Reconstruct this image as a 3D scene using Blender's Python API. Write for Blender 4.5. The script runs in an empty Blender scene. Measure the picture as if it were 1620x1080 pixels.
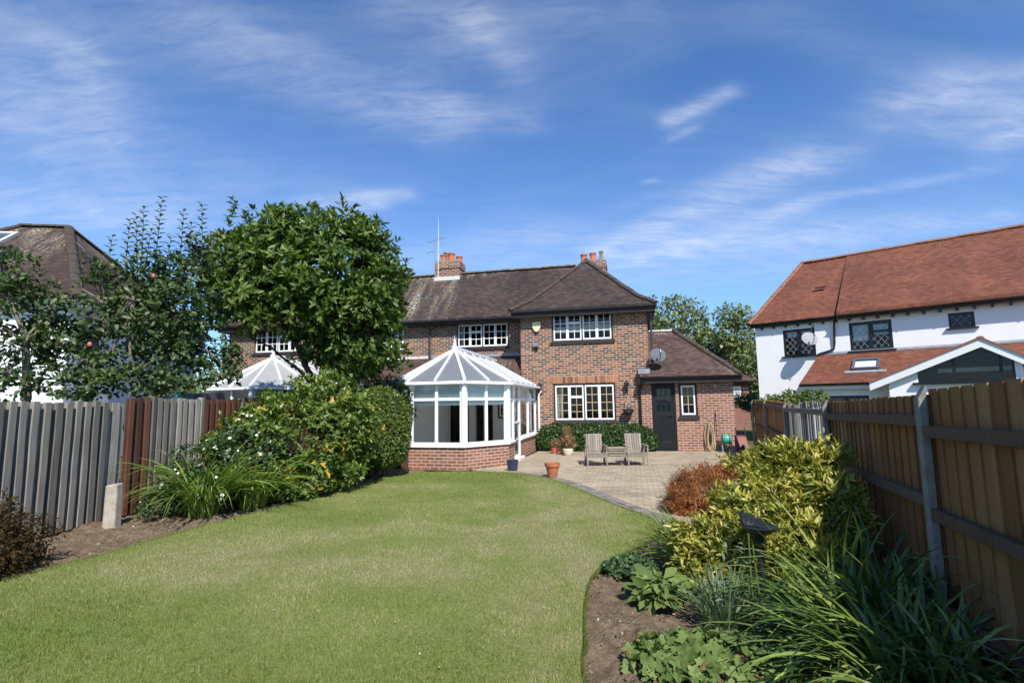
import bpy, bmesh, math, random
import numpy as np
from mathutils import Vector, Matrix
random.seed(7); RNG = np.random.default_rng(11)
PI = math.pi
S = bpy.context.scene
C = S.collection
def R(d): return math.radians(d)

# ------------------------------------------------------------------ camera
F, PITCH, ROLL, CH = 850.0, math.atan(100/850), 0.0145, 1.5
cam = bpy.data.cameras.new('camera'); co = bpy.data.objects.new('camera', cam); C.objects.link(co)
fw = Vector((0, math.cos(PITCH), math.sin(PITCH))); u0 = Vector((0, -math.sin(PITCH), math.cos(PITCH))); r0 = Vector((1, 0, 0))
rt = r0*math.cos(ROLL) - u0*math.sin(ROLL); up = r0*math.sin(ROLL) + u0*math.cos(ROLL)
co.matrix_world = Matrix.Translation((0, 0, CH)) @ Matrix((rt, up, -fw)).transposed().to_4x4()
cam.sensor_width = 36; cam.lens = F/1620*36; cam.clip_end = 3000; cam.clip_start = 0.05
S.camera = co
def ray(x, y): return fw*F + rt*(x-810) - up*(y-540)
def G(x, y, z=0.0):
    d = ray(x, y); t = (z-CH)/d.z; return Vector((d.x*t, d.y*t, z))

# ------------------------------------------------------------------ sun, sky, exposure
SUN_AZ, SUN_EL = R(166), R(46)          # azimuth clockwise from +Y
sv = Vector((math.sin(SUN_AZ)*math.cos(SUN_EL), math.cos(SUN_AZ)*math.cos(SUN_EL), math.sin(SUN_EL)))
sl = bpy.data.lights.new('sun', 'SUN'); so = bpy.data.objects.new('sun', sl); C.objects.link(so)
sl.energy = 5.0; sl.angle = R(0.53); sl.color = (1, .955, .88)
so.rotation_euler = sv.to_track_quat('Z', 'Y').to_euler()
S.view_settings.view_transform = 'Standard'; S.view_settings.look = 'None'
S.view_settings.exposure = 0.36; S.view_settings.gamma = 1.0
W = bpy.data.worlds.new('World'); S.world = W; W.use_nodes = True
wt = W.node_tree; wt.nodes.clear()

class NT:
    """small node-tree builder"""
    def __init__(s, tree): s.t = tree
    def n(s, typ, **kw):
        nd = s.t.nodes.new(typ)
        for k, v in kw.items(): setattr(nd, k, v)
        return nd
    def set(s, sock, v):
        if isinstance(v, bpy.types.NodeSocket): s.t.links.new(v, sock)
        elif v is not None: sock.default_value = v
    def m(s, op, a, b=None, c=None, clamp=False):
        nd = s.n('ShaderNodeMath', operation=op, use_clamp=clamp)
        s.set(nd.inputs[0], a)
        if b is not None: s.set(nd.inputs[1], b)
        if c is not None: s.set(nd.inputs[2], c)
        return nd.outputs[0]
    def v(s, op, a, b=None, scale=None):
        nd = s.n('ShaderNodeVectorMath', operation=op)
        s.set(nd.inputs[0], a)
        if b is not None: s.set(nd.inputs[1], b)
        if scale is not None: s.set(nd.inputs['Scale'], scale)
        return nd.outputs['Value'] if op in ('DOT_PRODUCT', 'LENGTH', 'DISTANCE') else nd.outputs[0]
    def mix(s, fac, a, b, blend='MIX'):
        nd = s.n('ShaderNodeMix', data_type='RGBA', blend_type=blend)
        s.set(nd.inputs[0], fac); s.set(nd.inputs[6], col(a)); s.set(nd.inputs[7], col(b)); return nd.outputs[2]
    def ramp(s, fac, stops, interp='LINEAR'):
        nd = s.n('ShaderNodeValToRGB'); cr = nd.color_ramp; cr.interpolation = interp
        while len(cr.elements) < len(stops): cr.elements.new(.5)
        for e, (p, c_) in zip(cr.elements, stops): e.position = p; e.color = col(c_) if not isinstance(c_, (int, float)) else (c_, c_, c_, 1)
        s.set(nd.inputs[0], fac); return nd.outputs[0]
    def noise(s, vec, scale, detail=3, rough=.55, dist=0, col_=False):
        nd = s.n('ShaderNodeTexNoise'); nd.inputs['Scale'].default_value = scale; nd.inputs['Detail'].default_value = detail
        nd.inputs['Roughness'].default_value = rough; nd.inputs['Distortion'].default_value = dist
        if vec is not None: s.set(nd.inputs['Vector'], vec)
        return nd.outputs['Color' if col_ else 'Fac']
    def mapping(s, vec, scale=(1, 1, 1), rot=(0, 0, 0), loc=(0, 0, 0)):
        nd = s.n('ShaderNodeMapping'); s.set(nd.inputs[0], vec); nd.inputs['Scale'].default_value = scale
        nd.inputs['Rotation'].default_value = rot; nd.inputs['Location'].default_value = loc; return nd.outputs[0]
def col(c):
    if isinstance(c, tuple) and len(c) == 3: return (*c, 1)
    return c

def build_world():
    b = NT(wt)
    out = b.n('ShaderNodeOutputWorld'); bg = b.n('ShaderNodeBackground'); bg.inputs['Strength'].default_value = 0.10
    sky = b.n('ShaderNodeTexSky', sky_type='NISHITA'); sky.sun_disc = False
    sky.sun_elevation = SUN_EL; sky.sun_rotation = SUN_AZ; sky.altitude = 50; sky.air_density = 1.0; sky.dust_density = .2; sky.ozone_density = 5.0
    tc = b.n('ShaderNodeTexCoord').outputs['Generated']
    sep = b.n('ShaderNodeSeparateXYZ'); b.set(sep.inputs[0], tc)
    zz = b.m('ADD', b.m('MAXIMUM', sep.outputs[2], 0.01), .18)
    comb = b.n('ShaderNodeCombineXYZ'); b.set(comb.inputs[0], b.m('DIVIDE', sep.outputs[0], zz)); b.set(comb.inputs[1], b.m('DIVIDE', sep.outputs[1], zz))
    p = comb.outputs[0]
    def pc(x, y):
        d = ray(x, y).normalized(); k = max(d.z, .01)+.18; return Vector((d.x/k, d.y/k, 0))
    # streaks of high thin cloud: start, end (picture pixels turned into sky directions), width, strength
    ST = [((330, 55), (690, 195), .11, .50), ((70, 70), (60, 200), .17, .42), ((120, 90), (180, 230), .05, .22), ((0, 320), (230, 345), .16, .5),
          ((620, 0), (700, 60), .09, .32), ((740, 20), (815, 105), .055, .4), ((690, 170), (830, 190), .07, .3),
          ((960, 398), (1268, 262), .10, .62), ((1000, 415), (1250, 330), .075, .45), ((1250, 325), (1560, 272), .035, .34), ((1255, 262), (1272, 250), .03, .3),
          ((1055, 195), (1150, 155), .035, .72), ((1060, 222), (1095, 210), .022, .4), ((1020, 288), (1035, 286), .02, .3),
          ((1440, 165), (1620, 190), .10, .60), ((1500, 130), (1620, 110), .06, .35), ((1590, 225), (1620, 215), .06, .4),
          ((500, 320), (635, 310), .04, .5), ((555, 335), (600, 325), .05, .55), ((1100, 395), (1560, 350), .10, .36), ((830, 440), (1250, 400), .3, .36), ((650, 410), (860, 370), .15, .3),
          ((1180, 10), (1400, 120), .06, .12), ((960, 330), (1350, 240), .05, .14), ((200, 260), (420, 330), .3, .2), ((850, 20), (1000, 20), .1, .2)]
    warp = b.v('SUBTRACT', b.noise(p, 2.2, 4, .6, 0, True), (.5, .5, .5))
    pw = b.v('ADD', p, b.v('SCALE', warp, scale=.13))
    tot = None
    for A, B, w, st in ST:
        a = pc(*A); bb = pc(*B); ba = bb-a; l2 = ba.length_squared
        pa = b.v('SUBTRACT', pw, tuple(a))
        h = b.m('MULTIPLY', b.v('DOT_PRODUCT', pa, tuple(ba)), 1/l2, clamp=True)
        d = b.v('LENGTH', b.v('SUBTRACT', pa, b.v('SCALE', tuple(ba), scale=h)))
        q = b.m('DIVIDE', d, w); g = b.m('MULTIPLY', b.m('EXPONENT', b.m('MULTIPLY', b.m('MULTIPLY', q, q), -1.0)), st)
        tot = g if tot is None else b.m('ADD', tot, g)
    n1 = b.noise(b.mapping(pw, (1.6, 6.0, 1), (0, 0, R(24))), 3.4, 10, .68, .5)
    n2 = b.noise(pw, 7, 6, .6, .3)
    f = b.m('MULTIPLY', tot, b.m('ADD', .20, b.m('MULTIPLY', b.ramp(n1, [(.35, 0), (.8, 1)]), .60)))
    f = b.m('MULTIPLY', f, b.m('ADD', .35, b.m('MULTIPLY', n2, 1.1)))
    n3 = b.noise(b.mapping(p, (.9, 3.2, 1), (0, 0, R(28))), 1.1, 8, .6, .9)
    bgc = b.m('MULTIPLY', b.ramp(n3, [(.45, 0), (.85, 1)]), .10)
    f = b.m('MINIMUM', b.m('ADD', f, bgc), .95)
    hz = b.m('MULTIPLY', b.m('SUBTRACT', 1.0, b.m('MULTIPLY', sep.outputs[2], 2.0), clamp=True), .12)
    f = b.m('ADD', f, hz)
    hsv = b.n('ShaderNodeHueSaturation'); hsv.inputs['Saturation'].default_value = 1.0; hsv.inputs['Value'].default_value = 1.0; b.set(hsv.inputs['Color'], b.mix(1, sky.outputs[0], (.80, 1.12, 1.42), 'MULTIPLY'))
    c_ = b.mix(f, hsv.outputs[0], (7.4, 7.8, 8.6))
    b.set(bg.inputs[0], c_); wt.links.new(bg.outputs[0], out.inputs[0])
build_world()

# ------------------------------------------------------------------ materials
def mat(name, rough=.6, spec=.3, metal=0):
    m = bpy.data.materials.new(name); m.use_nodes = True; t = m.node_tree; t.nodes.clear(); b = NT(t)
    o = b.n('ShaderNodeOutputMaterial'); p = b.n('ShaderNodeBsdfPrincipled'); t.links.new(p.outputs[0], o.inputs[0])
    p.inputs['Roughness'].default_value = rough; p.inputs['Specular IOR Level'].default_value = spec; p.inputs['Metallic'].default_value = metal
    return m, b, p, o
def bump(b, p, h, dist, strength=1):
    nd = b.n('ShaderNodeBump'); nd.inputs['Distance'].default_value = dist; nd.inputs['Strength'].default_value = strength
    b.set(nd.inputs['Height'], h); b.set(p.inputs['Normal'], nd.outputs[0])
def objc(b): return b.n('ShaderNodeTexCoord').outputs['Object']
def uvc(b): return b.n('ShaderNodeTexCoord').outputs['UV']

def brick_mat(name, stops, mortar, jig=0.0, bw=.225, rh=.075, ms=.009, soot=.0):
    m, b, p, o = mat(name, .9, .2)
    uv = uvc(b)
    t = b.n('ShaderNodeTexBrick'); t.offset = .5; b.set(t.inputs['Vector'], uv)
    for k, v in (('Color1', (0, 0, 0, 1)), ('Color2', (1, 1, 1, 1)), ('Mortar', (.5, .5, .5, 1)), ('Scale', 1.0), ('Mortar Size', ms), ('Mortar Smooth', .3), ('Bias', 0), ('Brick Width', bw), ('Row Height', rh)): t.inputs[k].default_value = v
    c = b.ramp(t.outputs['Color'], stops, 'CONSTANT')
    n = b.noise(uv, 30, 4, .65); n2 = b.noise(uv, .8, 4, .6)
    c = b.mix(.5, c, b.ramp(n, [(.3, (.30, .27, .25)), (.7, (1, 1, 1))]), 'MULTIPLY')
    c = b.mix(.45, c, b.ramp(n2, [(.35, (.55, .52, .5)), (.65, (1.0, 1.0, 1.0))]), 'MULTIPLY')
    mc = b.mix(b.noise(uv, 9, 3), mortar, tuple(x*.7 for x in mortar))
    c = b.mix(t.outputs['Fac'], c, mc)
    b.set(p.inputs['Base Color'], c)
    h = b.m('SUBTRACT', b.m('MULTIPLY', n, .4), t.outputs['Fac'])
    bump(b, p, h, .006, .9)
    return m
def tile_mat(name, stops, gauge=.10, tw=.165, lich=None, rough=.85, moss=0):
    m, b, p, o = mat(name, rough, .25)
    uv = uvc(b)
    t = b.n('ShaderNodeTexBrick'); t.offset = .5; b.set(t.inputs['Vector'], uv)
    for k, v in (('Color1', (0, 0, 0, 1)), ('Color2', (1, 1, 1, 1)), ('Mortar', (.5, .5, .5, 1)), ('Scale', 1.0), ('Mortar Size', .004), ('Mortar Smooth', .2), ('Bias', 0), ('Brick Width', tw), ('Row Height', gauge)): t.inputs[k].default_value = v
    c = b.ramp(t.outputs['Color'], stops)
    n2 = b.noise(uv, .7, 5, .6); n3 = b.noise(uv, 14, 4, .6)
    c = b.mix(.55, c, b.ramp(n2, [(.3, (.45, .44, .45)), (.7, (1.15, 1.1, 1.05))]), 'MULTIPLY')
    c = b.mix(.35, c, b.ramp(n3, [(.3, (.4, .4, .4)), (.7, (1.1, 1.1, 1.1))]), 'MULTIPLY')
    if lich:
        ob = objc(b)
        streak = b.noise(b.mapping(uv, (1.5, .22, 1)), 2.0, 5, .65)
        speck = b.noise(uv, 11, 5, .7)
        sx = b.n('ShaderNodeSeparateXYZ'); b.set(sx.inputs[0], ob)
        msk = None
        for (x0, w, z0, zw, st) in lich:
            dx = b.m('DIVIDE', b.m('SUBTRACT', sx.outputs[0], x0), w); dz = b.m('DIVIDE', b.m('SUBTRACT', sx.outputs[2], z0), zw)
            g = b.m('MULTIPLY', b.m('EXPONENT', b.m('MULTIPLY', b.m('ADD', b.m('MULTIPLY', dx, dx), b.m('MULTIPLY', dz, dz)), -1)), st)
            msk = g if msk is None else b.m('ADD', msk, g)
        a = b.m('MULTIPLY', b.m('MULTIPLY', msk, b.ramp(streak, [(.42, 0), (.6, 1)])), b.ramp(speck, [(.44, 0), (.58, 1)]))
        lc = b.mix(b.noise(uv, 3.5, 3), (.46, .45, .34), (.42, .27, .07))
        lc = b.mix(b.ramp(b.noise(uv, 2.1, 2), [(.45, 0), (.6, 1)]), lc, (.42, .43, .38))
        c = b.mix(b.m('MINIMUM', a, .92), c, lc)
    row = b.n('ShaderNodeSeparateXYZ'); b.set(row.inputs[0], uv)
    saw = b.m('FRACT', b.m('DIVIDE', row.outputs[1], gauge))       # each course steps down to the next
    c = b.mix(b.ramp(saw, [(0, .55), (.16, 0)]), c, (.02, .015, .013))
    b.set(p.inputs['Base Color'], c)
    h = b.m('ADD', b.m('MULTIPLY', b.m('SUBTRACT', 1, saw), .9), b.m('ADD', b.m('MULTIPLY', t.outputs['Color'], .35), b.m('MULTIPLY', t.outputs['Fac'], -.5)))
    bump(b, p, h, .014, .8)
    return m
def paint(name, c, rough=.5, spec=.4, dirt=.12, metal=0, sc=6, bmp=.0008):
    m, b, p, o = mat(name, rough, spec, metal)
    ob = objc(b); n = b.noise(ob, sc, 5, .65)
    b.set(p.inputs['Base Color'], b.mix(b.ramp(n, [(.35, 0), (.75, dirt*2)]), c, tuple(x*.55 for x in c)))
    bump(b, p, b.noise(ob, 60, 3), bmp)
    return m
def wood(name, stops, sc=1.0, rough=.8, grain=.5):
    """timber, grain along local z; tint per board from the face attribute"""
    m, b, p, o = mat(name, rough, .2)
    at = b.n('ShaderNodeAttribute', attribute_name='rnd').outputs['Fac']
    ob = objc(b)
    off = b.n('ShaderNodeCombineXYZ'); b.set(off.inputs[0], b.m('MULTIPLY', at, 17.0)); b.set(off.inputs[2], b.m('MULTIPLY', at, 31.0))
    v = b.v('ADD', ob, off.outputs[0])
    g = b.noise(b.mapping(v, (22*sc, 22*sc, 1.1*sc)), 3, 5, .6, .6)
    k = b.noise(b.mapping(v, (1, 1, .5)), 3.2, 3, .5)
    c = b.ramp(at, stops)
    c = b.mix(grain, c, b.ramp(g, [(.3, (.35, .33, .31)), (.68, (1.15, 1.12, 1.1))]), 'MULTIPLY')
    c = b.mix(.4, c, b.ramp(k, [(.35, (.6, .58, .56)), (.6, (1, 1, 1))]), 'MULTIPLY')
    b.set(p.inputs['Base Color'], c); bump(b, p, g, .003, .8)
    return m
def leafmat(name, stops, trans=.28, rough=.42, spec=.45, tint=(1.3, 1.4, .6)):
    m, b, p, o = mat(name, rough, spec)
    at = b.n('ShaderNodeAttribute', attribute_name='rnd').outputs['Fac']
    c = b.ramp(at, stops)
    n = b.noise(objc(b), 45, 2)
    c = b.mix(.3, c, b.ramp(n, [(.35, (.6, .65, .5)), (.65, (1.15, 1.15, 1.1))]), 'MULTIPLY')
    b.set(p.inputs['Base Color'], c)
    tr = b.n('ShaderNodeBsdfTranslucent'); b.set(tr.inputs[0], b.mix(1, c, (*tint, 1), 'MULTIPLY'))
    ms = b.n('ShaderNodeMixShader'); ms.inputs[0].default_value = trans
    b.t.links.new(p.outputs[0], ms.inputs[1]); b.t.links.new(tr.outputs[0], ms.inputs[2]); b.t.links.new(ms.outputs[0], o.inputs[0])
    return m
def glassmat(name, tint=(.86, .9, .9), refl=1.0, rough=.01):
    m = bpy.data.materials.new(name); m.use_nodes = True; t = m.node_tree; t.nodes.clear(); b = NT(t)
    o = b.n('ShaderNodeOutputMaterial'); tr = b.n('ShaderNodeBsdfTransparent'); tr.inputs[0].default_value = (*tint, 1)
    gl = b.n('ShaderNodeBsdfGlossy'); gl.inputs['Roughness'].default_value = rough; gl.inputs[0].default_value = (1, 1, 1, 1)
    n = b.noise(objc(b), 1.6, 2); bn = b.n('ShaderNodeBump'); bn.inputs['Distance'].default_value = .004; b.set(bn.inputs['Height'], n); b.set(gl.inputs['Normal'], bn.outputs[0])
    fr = b.n('ShaderNodeFresnel'); fr.inputs[0].default_value = 1.5
    ms = b.n('ShaderNodeMixShader'); b.set(ms.inputs[0], b.m('MULTIPLY', b.m('ADD', fr.outputs[0], .02), refl, clamp=True))
    t.links.new(tr.outputs[0], ms.inputs[1]); t.links.new(gl.outputs[0], ms.inputs[2]); t.links.new(ms.outputs[0], o.inputs[0])
    return m

RED1, RED2, RED3 = (.33, .12, .07), (.40, .165, .10), (.33, .125, .075)
M = {}
M['brick'] = brick_mat('brown stock brick', [(0, (.125, .08, .064)), (.22, (.29, .115, .068)), (.40, (.115, .078, .065)), (.50, (.38, .18, .11)), (.66, (.26, .105, .065)), (.78, (.12, .08, .062)), (.88, (.46, .17, .07))], (.55, .46, .36), ms=.011)
M['brick_ext'] = brick_mat('red extension brick', [(0, RED1), (.3, (.36, .15, .10)), (.55, RED2), (.8, (.27, .12, .09)), (.9, (.44, .2, .14))], (.54, .465, .38), ms=.011)
M['brick_far'] = brick_mat('far brick', [(0, RED1), (.4, RED3), (.8, (.30, .15, .11))], (.4, .34, .28))
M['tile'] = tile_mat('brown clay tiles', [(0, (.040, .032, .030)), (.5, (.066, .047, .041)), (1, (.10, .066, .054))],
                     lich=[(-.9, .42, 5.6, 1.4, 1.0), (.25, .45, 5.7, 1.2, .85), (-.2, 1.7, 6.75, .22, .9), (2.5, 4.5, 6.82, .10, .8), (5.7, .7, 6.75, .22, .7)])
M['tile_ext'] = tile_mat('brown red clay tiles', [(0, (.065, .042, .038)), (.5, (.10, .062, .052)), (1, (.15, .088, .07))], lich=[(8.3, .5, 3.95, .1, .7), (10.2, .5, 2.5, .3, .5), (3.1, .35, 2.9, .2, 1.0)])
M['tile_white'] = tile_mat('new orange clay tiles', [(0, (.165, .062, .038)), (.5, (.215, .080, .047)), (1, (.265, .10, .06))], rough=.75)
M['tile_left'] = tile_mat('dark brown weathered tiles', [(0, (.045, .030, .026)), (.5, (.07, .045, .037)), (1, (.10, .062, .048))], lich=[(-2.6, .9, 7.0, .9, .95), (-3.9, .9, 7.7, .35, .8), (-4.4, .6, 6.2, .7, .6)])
M['ridge'] = paint('ridge tile', (.085, .064, .052), .85, .2, .5)
M['ridge_lichen'] = paint('lichened ridge tile', (.20, .175, .13), .9, .1, 1.0, sc=5)
M['ridge_w'] = paint('ridge tile buff', (.30, .14, .09), .8, .2, .35)
M['room'] = paint('painted room gloom', (.10, .07, .05), .9, .1, .1)  # indoor gloom put into the colour of floors and partitions
M['white'] = paint('white gloss paint', (.82, .82, .80), .35, .45, .04)
M['upvc'] = paint('white plastic', (.84, .85, .86), .28, .5, .03)
M['render'] = paint('white render', (.88, .88, .87), .9, .1, .09, sc=.9, bmp=.004)
M['render_left'] = paint('white render left', (.80, .81, .82), .9, .1, .08, sc=1.5, bmp=.004)
M['plaster'] = paint('cream plaster', (.74, .71, .64), .9, .1, .05)
M['dark'] = paint('dark stained timber', (.035, .026, .028), .55, .35, .2)
M['black'] = paint('black paint', (.012, .012, .014), .4, .45, .2)
M['gutter'] = paint('grey gutter', (.055, .055, .06), .4, .45, .4)
M['lead'] = paint('lead flashing', (.30, .31, .33), .5, .5, .4)
M['mortar'] = paint('pale mortar flashing', (.62, .60, .56), .85, .2, .2)
M['tan'] = paint('tan glazing bars', (.50, .36, .20), .5, .3, .1)
M['doorpaint'] = paint('charcoal door paint', (.011, .012, .016), .5, .3, .12)
M['blind'] = paint('pale blind', (.80, .88, .86), .8, .2, .05)
M['curtain'] = paint('cream curtain', (.66, .62, .55), .95, .1, .1)
M['terra'] = paint('terracotta', (.46, .16, .07), .8, .2, .35, sc=12)
M['pot_red'] = paint('clay chimney pot', (.50, .15, .07), .8, .2, .3)
M['pot_buff'] = paint('grey chimney pot', (.24, .22, .18), .8, .2, .3)
M['green_stem'] = paint('green stem', (.10, .16, .05), .6, .3, .1)
M['barrow'] = paint('dull red metal', (.20, .045, .03), .5, .4, .3)
M['blue'] = paint('dark blue glaze', (.030, .045, .085), .3, .6, .2)
M['creampot'] = paint('cream glazed pot', (.66, .62, .44), .4, .5, .2)
M['pinkpot'] = paint('pink red plastic', (.55, .13, .10), .5, .4, .15)
M['conc'] = paint('grey concrete', (.30, .285, .25), .9, .2, .45, sc=9, bmp=.004)
M['concpale'] = paint('pale concrete', (.48, .44, .36), .9, .2, .5, sc=11, bmp=.006)
M['metal'] = paint('grey metal', (.32, .33, .35), .45, .5, .2, .3)
M['dish'] = paint('dish grey', (.40, .42, .44), .5, .4, .15)
M['dish_dark'] = paint('dark dish grey', (.15, .17, .18), .5, .4, .2)
M['iron'] = paint('black cast iron', (.022, .024, .03), .32, .6, .3)
M['green_pl'] = paint('green plastic', (.05, .36, .25), .4, .45, .1)
M['hose'] = paint('tan hose', (.50, .38, .22), .6, .4, .2)
M['cream_al'] = paint('cream alarm', (.78, .66, .42), .5, .4, .05)
M['kerb'] = paint('grey setts', (.29, .265, .225), .95, .1, .8, sc=4, bmp=.004)
M['bark'] = paint('bark', (.10, .075, .055), .95, .1, .5, sc=14, bmp=.01)
M['barklight'] = paint('pale bark', (.24, .21, .16), .95, .1, .4, sc=14, bmp=.008)
M['stem_red'] = paint('reddish stem', (.20, .085, .045), .8, .2, .3, sc=14)
M['slate'] = paint('slate lead top', (.10, .11, .14), .6, .4, .3)
M['grey_old'] = wood('weathered grey timber', [(0, (.16, .145, .125)), (.5, (.26, .24, .21)), (1, (.37, .345, .305))])
M['brown_old'] = wood('red brown old timber', [(0, (.075, .038, .028)), (.5, (.125, .055, .036)), (1, (.18, .085, .055))])
M['fence_new'] = wood('golden brown fence boards', [(0, (.17, .08, .035)), (.3, (.33, .165, .06)), (.6, (.23, .105, .05)), (.85, (.42, .235, .10)), (1, (.29, .12, .055))], grain=.45)
M['fence_far'] = wood('orange fence boards', [(0, (.36, .18, .07)), (.5, (.46, .25, .10)), (1, (.55, .31, .13))])
M['rail'] = wood('grey brown rail', [(0, (.13, .085, .06)), (1, (.18, .12, .085))])
M['arch'] = wood('arch bricks', [(0, (.16, .09, .07)), (.4, (.36, .17, .10)), (.7, (.50, .27, .17)), (1, (.42, .17, .09))], grain=.3)
M['teak'] = wood('silvered teak', [(0, (.25, .215, .18)), (.5, (.33, .285, .24)), (1, (.40, .35, .30))], grain=.6)
M['glass'] = glassmat('window glass', refl=.5)
M['glass_cons'] = glassmat('conservatory glass', (.88, .9, .88), .9)
M['roofglaze'] = None
def _rg():
    m, b, p, o = mat('opal roof sheet', .35, .5)
    uv = uvc(b); w = b.n('ShaderNodeTexWave'); w.wave_type = 'BANDS'; w.bands_direction = 'X'; w.inputs['Scale'].default_value = 12; b.set(w.inputs[0], uv)
    c = b.mix(b.noise(objc(b), 3, 4), (.20, .215, .245), (.28, .295, .32))
    b.set(p.inputs['Base Color'], c); bump(b, p, w.outputs['Fac'], .001, .4)
    tr = b.n('ShaderNodeBsdfTranslucent'); tr.inputs[0].default_value = (.55, .58, .6, 1); ms = b.n('ShaderNodeMixShader'); ms.inputs[0].default_value = .38
    b.t.links.new(p.outputs[0], ms.inputs[1]); b.t.links.new(tr.outputs[0], ms.inputs[2]); b.t.links.new(ms.outputs[0], o.inputs[0]); return m
M['roofglaze'] = _rg()
M['roofglaze2'] = paint('pale roof sheet', (.33, .335, .32), .4, .4, .15)

PATCH = [(-.9, 5.0, 1.0, .45, .5), (.1, 7.3, .7, .5, .5), (-3.2, 6.0, .9, .5, .5), (-1.9, 10.2, 1.2, .5, .35), (.9, 8.4, .5, .8, .5), (-2.7, 5.2, 1.3, .6, .8), (-1.2, 6.6, 1.8, .7, .55), (.25, 5.6, .8, 1.3, .55), (.5, 9.9, .35, 1.2, .7), (1.25, 7.3, .4, 1.0, .6), (.15, 3.6, .35, .9, .45), (-2.9, 8.9, .9, .5, .4), (-.3, 8.3, 1.4, .5, .35), (.62, 4.4, .12, 1.2, .7), (-1.3, 3.9, 1.2, .4, .25)]
def lawn_mat():
    m, b, p, o = mat('mown lawn', .9, .1)
    ob = objc(b)
    n = b.noise(ob, 1.1, 6, .65, .4); f = b.noise(ob, 42, 5, .75); f2 = b.noise(b.mapping(ob, (1, 1, 1)), 170, 2, .8)
    c = b.ramp(f, [(.3, (.09, .135, .026)), (.5, (.175, .23, .05)), (.72, (.30, .34, .11))])
    c2 = b.ramp(f, [(.3, (.21, .17, .10)), (.7, (.44, .37, .23))])
    sx = b.n('ShaderNodeSeparateXYZ'); b.set(sx.inputs[0], ob)
    msk = None
    for (x, y, rx, ry, st) in PATCH:
        dx = b.m('DIVIDE', b.m('SUBTRACT', sx.outputs[0], x), rx); dy = b.m('DIVIDE', b.m('SUBTRACT', sx.outputs[1], y), ry)
        g = b.m('MULTIPLY', b.m('EXPONENT', b.m('MULTIPLY', b.m('ADD', b.m('MULTIPLY', dx, dx), b.m('MULTIPLY', dy, dy)), -1)), st)
        msk = g if msk is None else b.m('ADD', msk, g)
    a = b.m('MULTIPLY', b.m('ADD', msk, .12), b.ramp(n, [(.38, .15), (.66, 1)]))
    a = b.m('MULTIPLY', a, b.ramp(b.noise(ob, 13, 4, .7), [(.35, .5), (.6, 1)]), clamp=True)
    c = b.mix(a, c, c2)
    b.set(p.inputs['Base Color'], c); bump(b, p, b.m('ADD', f, f2), .02, .7)
    return m, a
M['lawn'], _ = lawn_mat()
def soil_mat():
    m, b, p, o = mat('garden soil', 1, .1)
    ob = objc(b); n = b.noise(ob, 7, 9, .78, 0); n2 = b.noise(ob, 70, 5, .75); vo = b.n('ShaderNodeTexVoronoi'); vo.inputs['Scale'].default_value = 48; b.set(vo.inputs[0], ob)
    c = b.ramp(n, [(.3, (.085, .060, .038)), (.52, (.185, .135, .088)), (.75, (.30, .235, .16))])
    c = b.mix(b.ramp(n2, [(.60, 0), (.72, .8)]), c, (.36, .29, .21))
    b.set(p.inputs['Base Color'], c); bump(b, p, b.m('ADD', n2, b.m('MULTIPLY', vo.outputs['Distance'], .7)), .016, .9)
    return m
M['soil'] = soil_mat()
def grassland():
    m, b, p, o = mat('rough grass', 1, .1); ob = objc(b)
    b.set(p.inputs['Base Color'], b.ramp(b.noise(ob, 1.5, 6, .7), [(.3, (.05, .07, .02)), (.7, (.13, .14, .05))])); bump(b, p, b.noise(ob, 20, 4), .05); return m
M['field'] = grassland()
def paver():
    m, b, p, o = mat('block paving', .9, .2)
    v = b.mapping(objc(b), (1, 1, 1), (0, 0, R(12.5)))
    t = b.n('ShaderNodeTexBrick'); t.offset = .5; b.set(t.inputs['Vector'], v)
    for k, x in (('Color1', (0, 0, 0, 1)), ('Color2', (1, 1, 1, 1)), ('Mortar', (.5, .5, .5, 1)), ('Scale', 1.0), ('Mortar Size', .007), ('Mortar Smooth', .4), ('Bias', 0), ('Brick Width', .2), ('Row Height', .1)): t.inputs[k].default_value = x
    c = b.ramp(t.outputs['Color'], [(0, (.38, .305, .215)), (.5, (.47, .385, .275)), (1, (.54, .45, .33))])
    n = b.noise(v, .9, 5, .65); n2 = b.noise(v, 25, 4, .7)
    c = b.mix(.6, c, b.ramp(n, [(.3, (.55, .54, .52)), (.65, (1.1, 1.08, 1.05))]), 'MULTIPLY')
    c = b.mix(.5, c, b.ramp(n2, [(.3, (.5, .5, .5)), (.7, (1.15, 1.15, 1.15))]), 'MULTIPLY')
    c = b.mix(b.m('MULTIPLY', t.outputs['Fac'], .7), c, (.20, .17, .12))
    vo = b.n('ShaderNodeTexVoronoi'); vo.inputs['Scale'].default_value = 28; b.set(vo.inputs[0], v); c = b.mix(b.ramp(vo.outputs['Distance'], [(.12, .45), (.3, 0)]), c, (.16, .14, .11))
    b.set(p.inputs['Base Color'], c); bump(b, p, b.m('SUBTRACT', b.m('MULTIPLY', n2, .5), t.outputs['Fac']), .008, .9); return m
M['paver'] = paver()
def lm(name, *cs, **k):
    n = len(cs); return leafmat(name, [(i/(n-1) if n > 1 else 0, c) for i, c in enumerate(cs)], **k)
M['l_magnolia'] = lm('magnolia leaf', (.038, .070, .014), (.070, .120, .019), (.115, .18, .030), (.18, .245, .048), rough=.45)
M['l_apple'] = lm('apple leaf', (.022, .042, .014), (.040, .074, .020), (.070, .118, .032), (.12, .17, .05), rough=.45)
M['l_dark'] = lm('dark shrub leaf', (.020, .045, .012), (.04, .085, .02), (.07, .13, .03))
M['l_mid'] = lm('mexican orange leaf', (.050, .090, .016), (.090, .15, .024), (.15, .215, .036), (.23, .29, .05))
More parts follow.
